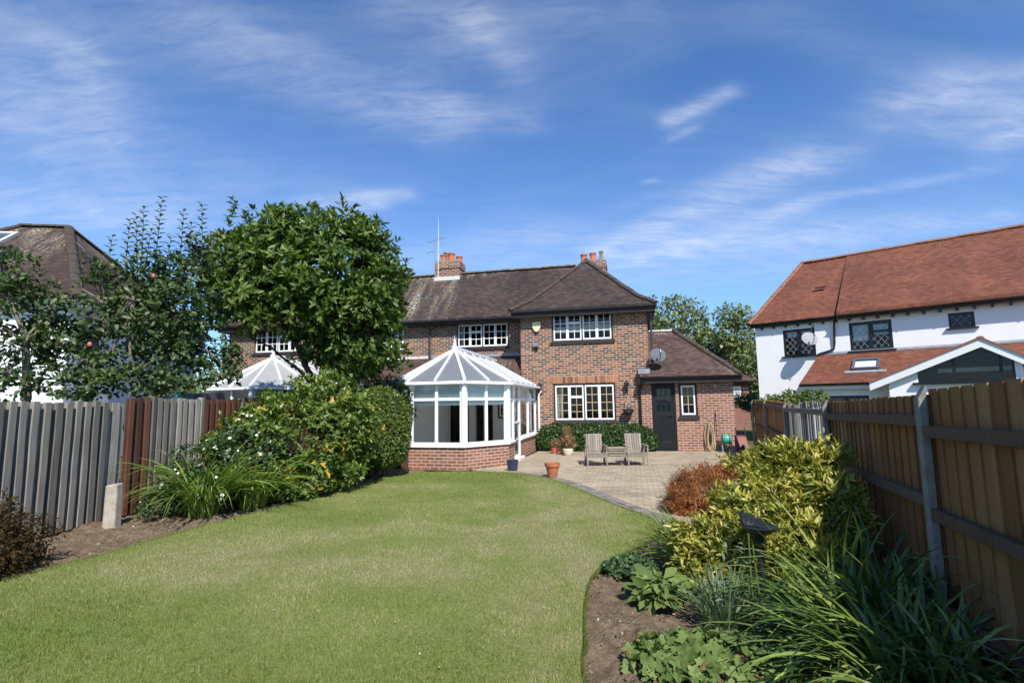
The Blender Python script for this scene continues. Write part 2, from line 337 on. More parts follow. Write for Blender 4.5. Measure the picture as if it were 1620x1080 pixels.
M['l_yel'] = lm('yellowed leaf', (.40, .34, .05), (.58, .36, .05))
M['l_hedge'] = lm('clipped hedge leaf', (.06, .10, .016), (.11, .16, .025), (.19, .23, .045))
M['l_pot'] = lm('potentilla leaf', (.028, .060, .018), (.05, .10, .03), (.08, .14, .04))
M['petal'] = lm('white petal', (.80, .80, .72), (.85, .84, .80), trans=.2, tint=(1, 1, 1))
M['l_blade'] = lm('strap leaf', (.08, .15, .025), (.16, .24, .04), (.27, .33, .07))
M['l_blade_d'] = lm('dark glossy strap leaf', (.026, .055, .010), (.070, .125, .022), (.15, .215, .04), (.34, .39, .11), rough=.38, spec=.5, trans=.2)
M['l_gold'] = lm('gold green leaf', (.11, .13, .02), (.27, .265, .036), (.44, .41, .07), (.60, .52, .14), tint=(1.2, 1.2, .5))
M['l_goldg'] = lm('lime green leaf', (.08, .13, .02), (.16, .22, .035), (.26, .30, .05))
M['l_maple'] = lm('rust maple leaf', (.15, .05, .015), (.26, .098, .026), (.36, .15, .04), (.44, .20, .06), trans=.35, tint=(1.4, .8, .5))
M['l_berb'] = lm('dark bronze leaf', (.028, .022, .010), (.055, .040, .014), (.095, .055, .02), rough=.7, spec=.15)
M['l_ivy'] = lm('ivy leaf', (.022, .055, .014), (.045, .095, .022), (.085, .15, .035))
M['l_grey'] = lm('grey green leaf', (.10, .15, .085), (.16, .22, .12), (.24, .30, .17))
M['l_hosta'] = lm('soft green leaf', (.075, .12, .032), (.14, .20, .055), (.21, .27, .085), rough=.65, spec=.2)
M['l_brown'] = lm('withered leaf', (.20, .085, .05), (.30, .16, .09))
M['l_dry'] = lm('dry brown leaf', (.20, .10, .055), (.34, .18, .10), (.42, .27, .16))
M['l_far'] = lm('far tree leaf', (.045, .075, .022), (.085, .125, .035), (.14, .18, .06))
M['l_farb'] = lm('far birch leaf', (.11, .15, .045), (.18, .22, .07), (.26, .30, .12))
M['l_lawn'] = lm('lawn blade', (.09, .14, .026), (.185, .235, .052), (.32, .325, .12), (.48, .41, .26), rough=.6, spec=.2, trans=.35)
M['apple'] = paint('apple skin', (.50, .13, .10), .3, .5, .3)
M['chips'] = lm('bark chip', (.15, .10, .07), (.30, .22, .14), (.52, .44, .33), trans=0)

# ------------------------------------------------------------------ object helpers
def tag(o, label=None, cat=None, group=None, kind=None):
    if label: o['label'] = label
    if cat: o['category'] = cat
    if group: o['group'] = group
    if kind: o['kind'] = kind
    return o
def root(name, loc, rz=0, label=None, cat=None, group=None):
    o = bpy.data.objects.new(name, None); o.empty_display_size = .2; C.objects.link(o)
    o.location = loc; o.rotation_euler = (0, 0, rz); tag(o, label, cat, group); return o
def link_mesh(name, me, m, parent=None, smooth=False):
    me.materials.append(m); o = bpy.data.objects.new(name, me); C.objects.link(o); o.parent = parent
    if smooth: me.polygons.foreach_set('use_smooth', [True]*len(me.polygons))
    return o
class MB:
    def __init__(s): s.v = []; s.f = []; s.r = []
    def face(s, pts, r=None):
        i = len(s.v); s.v += [tuple(p) for p in pts]; s.f.append(tuple(range(i, i+len(pts)))); s.r.append(random.random() if r is None else r); return s
    def hexa(s, p):     # 8 points: bottom 0-3, top 4-7
        r = random.random(); i = len(s.v); s.v += [tuple(q) for q in p]
        for q in ((0, 3, 2, 1), (4, 5, 6, 7), (0, 1, 5, 4), (1, 2, 6, 5), (2, 3, 7, 6), (3, 0, 4, 7)): s.f.append(tuple(i+k for k in q)); s.r.append(r)
        return s
    def box(s, x0, x1, y0, y1, z0, z1):
        return s.hexa([(x0, y0, z0), (x1, y0, z0), (x1, y1, z0), (x0, y1, z0), (x0, y0, z1), (x1, y0, z1), (x1, y1, z1), (x0, y1, z1)])
    def bar(s, p, q, w, h, upv=(0, 0, 1)):
        p = Vector(p); q = Vector(q); d = (q-p).normalized(); sd = d.cross(Vector(upv))
        if sd.length < 1e-4: sd = d.cross(Vector((0, 1, 0)))
        sd.normalize(); u = sd.cross(d).normalized(); a = sd*w/2; c = u*h/2
        return s.hexa([p-a-c, p+a-c, q+a-c, q-a-c, p-a+c, p+a+c, q+a+c, q-a+c])
    def prism(s, poly, ax, a, b_):     # extrude a polygon of 2-D points along axis ax from a to b_
        def P(p, t): return {'x': (t, p[0], p[1]), 'y': (p[0], t, p[1]), 'z': (p[0], p[1], t)}[ax]
        r = random.random(); n = len(poly); s.face([P(p, a) for p in poly], r); s.face([P(p, b_) for p in reversed(poly)], r)
        for k in range(n): s.face([P(poly[k], a), P(poly[(k+1) % n], a), P(poly[(k+1) % n], b_), P(poly[k], b_)], r)
        return s
    def tube(s, pts, rad, n=8, cap=True):
        pts = [Vector(p) for p in pts]; rad = rad if isinstance(rad, (list, tuple)) else [rad]*len(pts); rr = random.random(); rings = []
        prev = None
        for i, p in enumerate(pts):
            d = (pts[min(i+1, len(pts)-1)]-pts[max(i-1, 0)]).normalized()
            a = (prev - d*prev.dot(d)) if prev else d.orthogonal()
            if a.length < 1e-5: a = d.orthogonal()
            a.normalize(); prev = a; c = d.cross(a); i0 = len(s.v)
            s.v += [tuple(p + (a*math.cos(2*PI*k/n)+c*math.sin(2*PI*k/n))*rad[i]) for k in range(n)]; rings.append(i0)
        for A, B in zip(rings, rings[1:]):
            for k in range(n): s.f.append((A+k, A+(k+1) % n, B+(k+1) % n, B+k)); s.r.append(rr)
        if cap:
            s.f.append(tuple(rings[0]+k for k in reversed(range(n)))); s.r.append(rr); s.f.append(tuple(rings[-1]+k for k in range(n))); s.r.append(rr)
        return s
    def lathe(s, prof, c=(0, 0, 0), n=20, jag=0):
        rr = random.random(); rings = []
        for (r_, z) in prof:
            rings.append(len(s.v)); s.v += [(c[0]+r_*math.cos(2*PI*k/n), c[1]+r_*math.sin(2*PI*k/n), c[2]+z) for k in range(n)]
        for A, B in zip(rings, rings[1:]):
            for k in range(n): s.f.append((A+k, A+(k+1) % n, B+(k+1) % n, B+k)); s.r.append(rr)
        s.f.append(tuple(rings[0]+k for k in reversed(range(n)))); s.r.append(rr); s.f.append(tuple(rings[-1]+k for k in range(n))); s.r.append(rr)
        return s
    def mesh(s, name):
        me = bpy.data.meshes.new(name); me.from_pydata(s.v, [], s.f); me.update()
        uv = me.uv_layers.new(name='UVMap').data
        for p in me.polygons:
            n = p.normal
            if abs(n.z) > .97: tt, bb = Vector((1, 0, 0)), Vector((0, 1, 0))
            else:
                tt = Vector((0, 0, 1)).cross(n).normalized()
                k = tt.x if abs(tt.x) > .3 else tt.y
                if k < 0: tt = -tt
                bb = n.cross(tt)
                if bb.z < 0: bb = -bb
            for li in p.loop_indices:
                c_ = me.vertices[me.loops[li].vertex_index].co; uv[li].uv = (c_.dot(tt), c_.dot(bb))
        at = me.attributes.new('rnd', 'FLOAT', 'FACE'); at.data.foreach_set('value', s.r)
        return me
    def build(s, name, m, parent=None, smooth=False, bevel=0, solid=0):
        o = link_mesh(name, s.mesh(name), M[m] if isinstance(m, str) else m, parent, smooth)
        if solid:
            md = o.modifiers.new('solid', 'SOLIDIFY'); md.thickness = solid; md.offset = -1; md.use_even_offset = False
        if bevel:
            md = o.modifiers.new('bevel', 'BEVEL'); md.width = bevel; md.segments = 2; md.limit_method = 'ANGLE'
        if smooth:
            try: o.data.set_sharp_from_angle(angle=R(40))
            except Exception: pass
        return o
def copy_tree(o, parent=None):
    c = o.copy(); C.objects.link(c); c.parent = parent
    for ch in [x for x in bpy.data.objects if x.parent == o]: copy_tree(ch, c)
    return c
def structure(name, verts_poly, z0, z1, m):
    """flat sheet with a skirt from an outline"""
    from mathutils.geometry import tessellate_polygon
    n = len(verts_poly); v = [(p[0], p[1], z1) for p in verts_poly]; tri = tessellate_polygon([[Vector(p) for p in v]])
    f = []
    for t in tri:
        a, b_, c_ = [Vector(v[i]) for i in t]; f.append(t if (b_-a).cross(c_-a).z > 0 else (t[0], t[2], t[1]))
    v += [(p[0], p[1], z0) for p in verts_poly]
    f += [(i, (i+1) % n, n+(i+1) % n, n+i) for i in range(n)]
    me = bpy.data.meshes.new(name); me.from_pydata(v, [], f); me.update()
    o = link_mesh(name, me, M[m]); o['kind'] = 'structure'; return o

# numpy leaf meshes --------------------------------------------------------
def nrm(a): return a/np.maximum(np.linalg.norm(a, axis=1, keepdims=True), 1e-9)
def np_mesh(name, V, loops, sizes, rnd, m, parent, smooth=False):
    me = bpy.data.meshes.new(name); me.vertices.add(len(V)); me.vertices.foreach_set('co', np.ascontiguousarray(V, dtype=np.float32).ravel())
    me.loops.add(len(loops)); me.loops.foreach_set('vertex_index', np.ascontiguousarray(loops, dtype=np.int32))
    st = np.concatenate([[0], np.cumsum(sizes)[:-1]]).astype(np.int32)
    me.polygons.add(len(sizes)); me.polygons.foreach_set('loop_start', st)
    me.update(calc_edges=True); me.validate()
    at = me.attributes.new('rnd', 'FLOAT', 'FACE'); at.data.foreach_set('value', np.asarray(rnd, dtype=np.float32))
    return link_mesh(name, me, M[m], parent, smooth)
def leaves(name, P, D, N, L, Wd, m, parent, droop=.18, rnd=None, simple=False, wide=.4):
    """P base, D direction, N approximate normal; L, Wd arrays"""
    n = len(P); D = nrm(D); Sd = nrm(np.cross(D, N)); N = nrm(np.cross(Sd, D)); L = np.broadcast_to(L, (n,))[:, None]; Wd = np.broadcast_to(Wd, (n,))[:, None]
    rnd = RNG.random(n) if rnd is None else rnd
    if simple:
        V = np.stack([P, P+D*L*.5+Sd*Wd*.5+N*L*.03, P+D*L-N*L*droop, P+D*L*.5-Sd*Wd*.5+N*L*.03], 1).reshape(-1, 3)
        lo = (np.arange(n)[:, None]*4+np.array([0, 1, 2, 3])).ravel(); return np_mesh(name, V, lo, np.full(n, 4), rnd, m, parent)
    up_ = N*L
    V = np.stack([P, P+D*L*wide+Sd*Wd*.5+up_*.05, P+D*L*.75+Sd*Wd*.36-up_*droop*.35, P+D*L-up_*droop, P+D*L*.75-Sd*Wd*.36-up_*droop*.35, P+D*L*wide-Sd*Wd*.5+up_*.05, P+D*L*wide-up_*.03, P+D*L*.75-up_*(droop*.35+.06)], 1).reshape(-1, 3)
    pat = np.array([0, 1, 6, 0, 6, 5, 1, 2, 7, 6, 6, 7, 4, 5, 2, 3, 7, 7, 3, 4]); sz = np.tile([3, 3, 4, 4, 3, 3], n)
    lo = (np.arange(n)[:, None]*8+pat).ravel()
    return np_mesh(name, V, lo, sz, np.repeat(rnd, 6), m, parent)
def blades(name, P, az, el0, L, Wd, m, parent, curve=1.6, seg=6, rnd=None, twist=0.3):
    """strap leaves that start at elevation el0 and arch over"""
    n = len(P); b_ = np.broadcast_to; L = b_(L, (n,)); Wd = b_(Wd, (n,)); el0 = b_(el0, (n,)); curve = b_(curve, (n,))
    rnd = RNG.random(n) if rnd is None else rnd
    H = np.stack([np.cos(az), np.sin(az), np.zeros(n)], 1); Sd = np.stack([-np.sin(az), np.cos(az), np.zeros(n)], 1)
    tw = (RNG.random(n)-.5)*2*twist; pts = []; p = P.copy(); V = []
    for i in range(seg+1):
        t = i/seg; w = Wd*(.6+.4*min(1, t*4))*(1 if t < .5 else max(.03, 1-((t-.5)/.5)**1.6))
        sd = Sd + np.array([0, 0, 1.])*np.sin(tw*3*t)[:, None]; sd = nrm(sd)
        V.append(p+sd*(w/2)[:, None]); V.append(p-sd*(w/2)[:, None])
        el = el0-curve*t; p = p+(H*np.cos(el)[:, None]+np.array([0, 0, 1.])*np.sin(el)[:, None])*(L/seg)[:, None]
    V = np.stack(V, 1).reshape(-1, 3); k = 2*(seg+1)
    pat = np.concatenate([[2*i, 2*i+1, 2*i+3, 2*i+2] for i in range(seg)])
    lo = (np.arange(n)[:, None]*k+pat).ravel()
    return np_mesh(name, V, lo, np.full(n*seg, 4), np.repeat(rnd, seg), m, parent, True)
def rdir(n):
    a = RNG.normal(size=(n, 3)); return nrm(a)
def lobes_pts(lobes, n, shell=.4, cut=.72, zmin=None):
    """points near the surface of a union of ellipsoids (cx,cy,cz,rx,ry,rz); returns points, outward directions"""
    Lb = np.array(lobes, float); w = (Lb[:, 3]*Lb[:, 4]*Lb[:, 5])**(2/3); outP = []; outO = []; got = 0
    while got < n:
        k = RNG.choice(len(Lb), n, p=w/w.sum()); d = rdir(n); rr = 1-shell*RNG.random(n)**1.6
        P = Lb[k, :3]+d*Lb[k, 3:]*rr[:, None]; ok = np.ones(n, bool)
        for j in range(len(Lb)):
            q = np.linalg.norm((P-Lb[j, :3])/Lb[j, 3:], axis=1); ok &= (q > cut) | (j == k)
        if zmin is not None: ok &= P[:, 2] > zmin
        O = nrm(d/Lb[k, 3:]); outP.append(P[ok]); outO.append(O[ok]); got += ok.sum()
    return np.concatenate(outP)[:n], np.concatenate(outO)[:n]
def whorl(Cn, O, k, L, Wd, spread=(.5, 1.3), jl=.45, jpos=.02, upb=.35, flat=0):
    """k leaves round each centre, fanned round its axis"""
    n = len(Cn); O = nrm(O+np.array([0, 0, upb])+RNG.normal(size=(n, 3))*.25)
    A = nrm(np.cross(O, rdir(n))); B = np.cross(O, A)
    ph = RNG.random((n, k))*2*PI; th = RNG.uniform(spread[0], spread[1], (n, k))
    D = (O[:, None]*np.cos(th)[..., None]+(A[:, None]*np.cos(ph)[..., None]+B[:, None]*np.sin(ph)[..., None])*np.sin(th)[..., None]).reshape(-1, 3)
    P = np.repeat(Cn, k, 0)+RNG.normal(size=(n*k, 3))*jpos
    N = np.repeat(O, k, 0)+RNG.normal(size=(n*k, 3))*.2
    Ls = L*(1+jl*(RNG.random(n*k)*2-1)); return P, D, N, Ls, Ls*(Wd/L)
def scatter(P, O, L, Wd, jl=.45, out=.6, droop=0):
    n = len(P); D = nrm(O*out+rdir(n)+np.array([0, 0, -droop])); N = O+rdir(n)*.5+np.array([0, 0, .4])
    Ls = L*(1+jl*(RNG.random(n)*2-1)); return P, D, N, Ls, Ls*(Wd/L)
def tufts(lobes, nt, r, per, shell=.35, cut=.75, zmin=None, flat=.75):
    P, O = lobes_pts(lobes, nt, shell, cut, zmin); n = nt*per; rr = r*(.6+.8*RNG.random(nt)); d = rdir(n)
    Q = np.repeat(P, per, 0)+d*(np.repeat(rr, per)*RNG.random(n)**.4)[:, None]*V3(1, 1, flat); W_ = nrm(d*.8+np.repeat(O, per, 0)*.7+V3(0, 0, .35))
    t = np.repeat(RNG.random(nt), per)
    if zmin is not None: ok = Q[:, 2] > zmin; Q, W_, t = Q[ok], W_[ok], t[ok]
    return Q, W_, t
def V3(*a): return np.array(a, float)
def clump_rnd(P, sc=.6, amp=.35):
    """leaf colour that differs by twig as well as by leaf"""
    ph = np.sin(P[:, 0]*7/sc+P[:, 2]*3)*np.cos(P[:, 1]*6/sc-P[:, 2]*5/sc); return np.clip(RNG.random(len(P))*.8+.1+amp*ph, 0, 1)
def limb(mb, a, b_, r0_, r1_, sag=.08, n=5, seg=6):
    a = Vector(a); b_ = Vector(b_); L = (b_-a).length; pts = []; off = Vector((random.uniform(-1, 1), random.uniform(-1, 1), random.uniform(-.3, 1)))*L*sag
    for i in range(n+1):
        t = i/n; pts.append(a.lerp(b_, t)+off*math.sin(PI*t)+Vector((random.uniform(-1, 1), random.uniform(-1, 1), random.uniform(-1, 1)))*L*.02*(0 < i < n))
    mb.tube(pts, [r0_+(r1_-r0_)*i/n for i in range(n+1)], seg, True); return pts

def openwall(mb, fix, ax, a0, a1, z0, z1, holes=(), t=.28, inward=1):
    """wall in plane ax ('y': runs along x at y=fix; 'x': runs along y at x=fix) with holes (a0,a1,z0,z1) and reveals"""
    As = sorted({a0, a1, *[h[0] for h in holes], *[h[1] for h in holes]}); Zs = sorted({z0, z1, *[h[2] for h in holes], *[h[3] for h in holes]})
    def P(a, z, d=0): return (a, fix+d, z) if ax == 'y' else (fix+d, a, z)
    for i in range(len(As)-1):
        for j in range(len(Zs)-1):
            ca, cz = (As[i]+As[i+1])/2, (Zs[j]+Zs[j+1])/2
            if any(h[0] < ca < h[1] and h[2] < cz < h[3] for h in holes): continue
            for d in (0, t*inward): mb.face([P(As[i], Zs[j], d), P(As[i+1], Zs[j], d), P(As[i+1], Zs[j+1], d), P(As[i], Zs[j+1], d)])
    for h in holes:
        for q in (((h[0], h[2]), (h[0], h[3])), ((h[1], h[2]), (h[1], h[3])), ((h[0], h[2]), (h[1], h[2])), ((h[0], h[3]), (h[1], h[3]))):
            mb.face([P(*q[0]), P(*q[1]), P(*q[1], t*inward), P(*q[0], t*inward)])
    return mb
def XF(frame):
    """frame: (x, y, rot) of a flat unit inside its parent; returns point mapper. unit runs along +a, outward -y"""
    x, y, r = frame; c_, s_ = math.cos(r), math.sin(r)
    return lambda a, d, z: (x+a*c_-d*s_, y+a*s_+d*c_, z)
def ubox(mb, X, a0, a1, d0, d1, z0, z1): return mb.hexa([X(a0, d0, z0), X(a1, d0, z0), X(a1, d1, z0), X(a0, d1, z0), X(a0, d0, z1), X(a1, d0, z1), X(a1, d1, z1), X(a0, d1, z1)])
def window(parent, X, a0, a1, z0, z1, groups, frame_m='dark', case_m='white', bar_m='white', sill=True, fr=.05, dep=.06, glass='glass', recess=.05, sillm='dark'):
    """groups separated by dark mullions; each a list of (cols, rows, transom) lights"""
    f = MB(); ubox(f, X, a0, a1, recess, recess+dep, z0, z0+fr); ubox(f, X, a0, a1, recess, recess+dep, z1-fr, z1); ubox(f, X, a0, a0+fr, recess, recess+dep, z0+fr, z1-fr); ubox(f, X, a1-fr, a1, recess, recess+dep, z0+fr, z1-fr)
    ng = len(groups); gw = (a1-a0-2*fr-(ng-1)*.04)/ng; cs = MB(); br = MB(); zb, zt = z0+fr, z1-fr
    for g, lights in enumerate(groups):
        ga = a0+fr+g*(gw+.04)
        if g: ubox(f, X, ga-.04, ga, recess, recess+dep, zb, zt)
        lw = gw/len(lights)
        for k, (nc, nr, tr) in enumerate(lights):
            x0, x1 = ga+k*lw+.001, ga+(k+1)*lw-.001; w = .055; d0, d1 = recess-.012, recess+.045
            ubox(cs, X, x0, x1, d0, d1, zb+.001, zb+w); ubox(cs, X, x0, x1, d0, d1, zt-w, zt-.001); ubox(cs, X, x0, x0+w*.8, d0, d1, zb+w, zt-w); ubox(cs, X, x1-w*.8, x1, d0, d1, zb+w, zt-w)
            xa, xb, za, zc = x0+w*.8, x1-w*.8, zb+w, zt-w; zq = zc
            if tr:
                zq = za+(zc-za)*.68; ubox(cs, X, xa, xb, d0, d1, zq-w*.7, zq+w*.7)
                for c_ in range(1, nc): xm = xa+(xb-xa)*c_/nc; ubox(br, X, xm-.011, xm+.011, recess, recess+.03, zq+w*.7, zc)
                zq -= w*.7
            for c_ in range(1, nc): xm = xa+(xb-xa)*c_/nc; ubox(br, X, xm-.011, xm+.011, recess, recess+.03, za, zq)
            for r_ in range(1, nr): zm = za+(zq-za)*r_/nr; ubox(br, X, xa, xb, recess+.002, recess+.028, zm-.011, zm+.011)
    fo = f.build('window', frame_m, parent); cs.build('casement', case_m, fo, bevel=.006)
    if br.f: br.build('glazing_bars', bar_m, fo)
    gl = MB(); gl.face([X(a0+fr, recess+.018, zb), X(a1-fr, recess+.018, zb), X(a1-fr, recess+.018, zt), X(a0+fr, recess+.018, zt)]); gl.build('pane', glass, fo)
    if sill: s_ = MB(); ubox(s_, X, a0-.06, a1+.06, -.07, recess+.02, z0-.07, z0-.004); s_.build('sill', sillm, fo, bevel=.006)
    return fo
def gutter(parent, p, q, m='gutter', r_=.055, name='gutter'):
    g = MB(); p = Vector(p); q = Vector(q); d = (q-p).normalized(); sd = d.cross(Vector((0, 0, 1))).normalized(); n = 8; ring = []
    for P_ in (p, q):
        ring.append([P_+sd*math.cos(PI+PI*k/n)*r_+Vector((0, 0, math.sin(PI+PI*k/n)*r_)) for k in range(n+1)]+[P_+sd*math.cos(-PI*k/n)*(r_-.006)+Vector((0, 0, math.sin(-PI*k/n)*(r_-.006))) for k in range(n+1)])
    a, b_ = ring; N_ = len(a)
    for k in range(N_): g.face([a[k], a[(k+1) % N_], b_[(k+1) % N_], b_[k]], .5)
    g.face(a, .5); g.face(list(reversed(b_)), .5)
    k = (q-p).length; c_ = int(k/1.0)
    for i in range(c_+1):
        t = p+d*(i+.2)
        if (t-p).length < k: g.bar(t-d*.02, t+d*.02, r_*2.3, r_*1.2)
    return g.build(name, m, parent, True)
def roofslab(parent, polys, m, name='roof', th=.07):
    r_ = MB()
    for p in polys: 
        a, b_, c_ = [Vector(x) for x in p[:3]]
        if (b_-a).cross(c_-a).z < 0: p = list(reversed(p))
        r_.face(p, .5)
    return r_.build(name, m, parent, solid=th)
def ridgeline(parent, p, q, m='ridge', r_=.11, gap=.33, name='ridge_tiles', mort=None):
    g = MB(); p = Vector(p); q = Vector(q); L = (q-p).length; n = max(1, int(L/gap)); d = (q-p)/n; dn = d.normalized(); sd = dn.cross(Vector((0, 0, 1))).normalized(); u = sd.cross(dn)
    for i in range(n):
        A = p+d*i+dn*.008; B = p+d*(i+1)-dn*.008; j = random.uniform(-.008, .008); r2 = r_+random.uniform(-.006, .006)
        a = [A+sd*math.cos(PI*k/6)*r2+u*(math.sin(PI*k/6)*r2*.75-.03+j) for k in range(7)]; b_ = [B+sd*math.cos(PI*k/6)*r2+u*(math.sin(PI*k/6)*r2*.75-.03+j) for k in range(7)]
        for k in range(6): g.face([a[k], a[k+1], b_[k+1], b_[k]])
        g.face(a); g.face(list(reversed(b_)))
    o = g.build(name, m, parent)
    if mort:
        h = MB()
        for i in range(n+1):
            c_ = p+d*i; h.tube([c_+u*(-.02)-dn*.014, c_+u*(-.02)+dn*.014], r_*.93, 10)
        h.build('mortar_joint', mort, parent)
    return o

# ================================================================== THE SETTING
HZ = R(-12.5); HO = Vector((-3.0177, 19.6687, 0))
HM = Matrix.Translation(HO) @ Matrix.Rotation(HZ, 4, 'Z')
def hw(u, y, z=0): return HM @ Vector((u, y, z))
g_ = MB(); g_.face([(-400, -60, -.06), (400, -60, -.06), (400, 700, -.06), (-400, 700, -.06)]); tag(g_.build('ground', 'field'), kind='structure')

def smooth_line(pts, k=6):
    out = []; n = len(pts)
    for i in range(n-1):
        p0, p1, p2, p3 = pts[max(i-1, 0)], pts[i], pts[i+1], pts[min(i+2, n-1)]
        for j in range(k):
            t = j/k; out.append(tuple(.5*((2*p1[c])+(-p0[c]+p2[c])*t+(2*p0[c]-5*p1[c]+4*p2[c]-p3[c])*t*t+(-p0[c]+3*p1[c]-3*p2[c]+p3[c])*t**3) for c in (0, 1)))
    out.append(tuple(pts[-1])); return out
LEFT = [(-4.9, .6), (-4.75, 2.5), (-4.62, 4.4), (-4.42, 5.2), (-4.22, 5.8), (-4.08, 6.5), (-3.92, 7.1), (-3.66, 7.9), (-3.42, 8.5), (-3.15, 9.3), (-2.9, 10.5), (-2.62, 11.6), (-2.2, 12.2), (-1.5, 12.3), (-1.0, 12.24), (-.3, 12.05), (.15, 11.7), (.6, 11.1), (.97, 10.1), (1.26, 8.9), (1.48, 7.95), (1.68, 7.35), (1.75, 6.85), (1.62, 6.3), (1.33, 5.82), (.9, 5.3), (.66, 4.85), (.52, 4.3), (.42, 3.6), (.34, 2.9), (.3, .6)]
lawn_line = smooth_line(LEFT)
structure('lawn', [(x, y) for x, y in reversed(lawn_line)], -.03, .028, 'lawn')
KL = smooth_line([(-.3, 12.05), (.15, 11.7), (.6, 11.1), (.97, 10.1), (1.26, 8.9), (1.48, 7.95), (1.68, 7.35), (1.78, 6.9)], 30)
def offs(line, d):
    o = []
    for i, p in enumerate(line):
        a = Vector(line[max(i-1, 0)]); b_ = Vector(line[min(i+1, len(line)-1)]); t = (b_-a).normalized(); o.append((p[0]-t.y*d, p[1]+t.x*d))
    return o
KO = offs(KL, .30); KI = offs(KL, .02)
# patio outline
pat = [tuple(p) for p in KO][::6] + [(2.3, 7.0), (2.55, 8.6), (4.55, 8.9), (6.98, 16.25)] + [tuple(hw(10.2, -1.05)[:2]), tuple(hw(4.2, -.98)[:2]), tuple(hw(4.15, -5.2)[:2]), tuple(hw(3.5, -6.3)[:2]), (-.55, 12.3)]
structure('patio', list(reversed(pat)), -.05, .018, 'paver')
kb = MB(); acc = 0; last = 0; i = 0
dist = [0]
for a, b_ in zip(KL, KL[1:]): dist.append(dist[-1]+(Vector(b_)-Vector(a)).length)
def at_d(line, s_):
    for i in range(len(dist)-1):
        if dist[i+1] >= s_: t = (s_-dist[i])/max(dist[i+1]-dist[i], 1e-6); return Vector(line[i]).lerp(Vector(line[i+1]), t)
    return Vector(line[-1])
s_ = 0
while s_ < dist[-1]-.2:
    for (la, lb) in ((KI, offs(KL, .155)), (offs(KL, .163), KO)):
        l_ = .2; a, b_, c_, d_ = at_d(la, s_), at_d(la, s_+l_-.008), at_d(lb, s_+l_-.008), at_d(lb, s_); z = .022+random.uniform(-.006, .006)
        kb.hexa([(*a, -.03), (*b_, -.03), (*c_, -.03), (*d_, -.03), (*a, z), (*b_, z), (*c_, z), (*d_, z)])
    s_ += .208
tag(kb.build('kerb', 'kerb', bevel=.004), kind='structure')

def vnoise(x, y, seed=0):
    r_ = np.random.default_rng(seed); T = r_.random((256, 256)); xi = np.floor(x).astype(int); yi = np.floor(y).astype(int); fx = x-xi; fy = y-yi
    fx = fx*fx*(3-2*fx); fy = fy*fy*(3-2*fy); g = lambda a, b_: T[a % 256, b_ % 256]
    return (g(xi, yi)*(1-fx)+g(xi+1, yi)*fx)*(1-fy)+(g(xi, yi+1)*(1-fx)+g(xi+1, yi+1)*fx)*fy
def soil_grid(name, x0, x1, y0, y1, st):
    xs = np.arange(x0, x1, st); ys = np.arange(y0, y1, st); X, Y_ = np.meshgrid(xs, ys, indexing='ij')
    Z = -.03+.045*vnoise(X*3, Y_*3, 1)+.035*vnoise(X*11, Y_*11, 2)+.034*np.maximum(vnoise(X*25, Y_*25, 3)-.45, 0)*2-.035
    V = np.stack([X, Y_, Z], -1).reshape(-1, 3); nx, ny = X.shape; i = np.arange((nx-1)*(ny-1)); a = (i//(ny-1))*ny+i % (ny-1)
    lo = np.stack([a, a+ny, a+ny+1, a+1], 1).ravel(); o = np_mesh(name, V, lo, np.full(len(i), 4), np.zeros(len(i)), 'soil', None, True); o['kind'] = 'structure'
soil_grid('flower_bed', -6.1, -2.0, 1.0, 13.4, .035); soil_grid('flower_bed', .2, 5.2, 1.0, 8.9, .03)

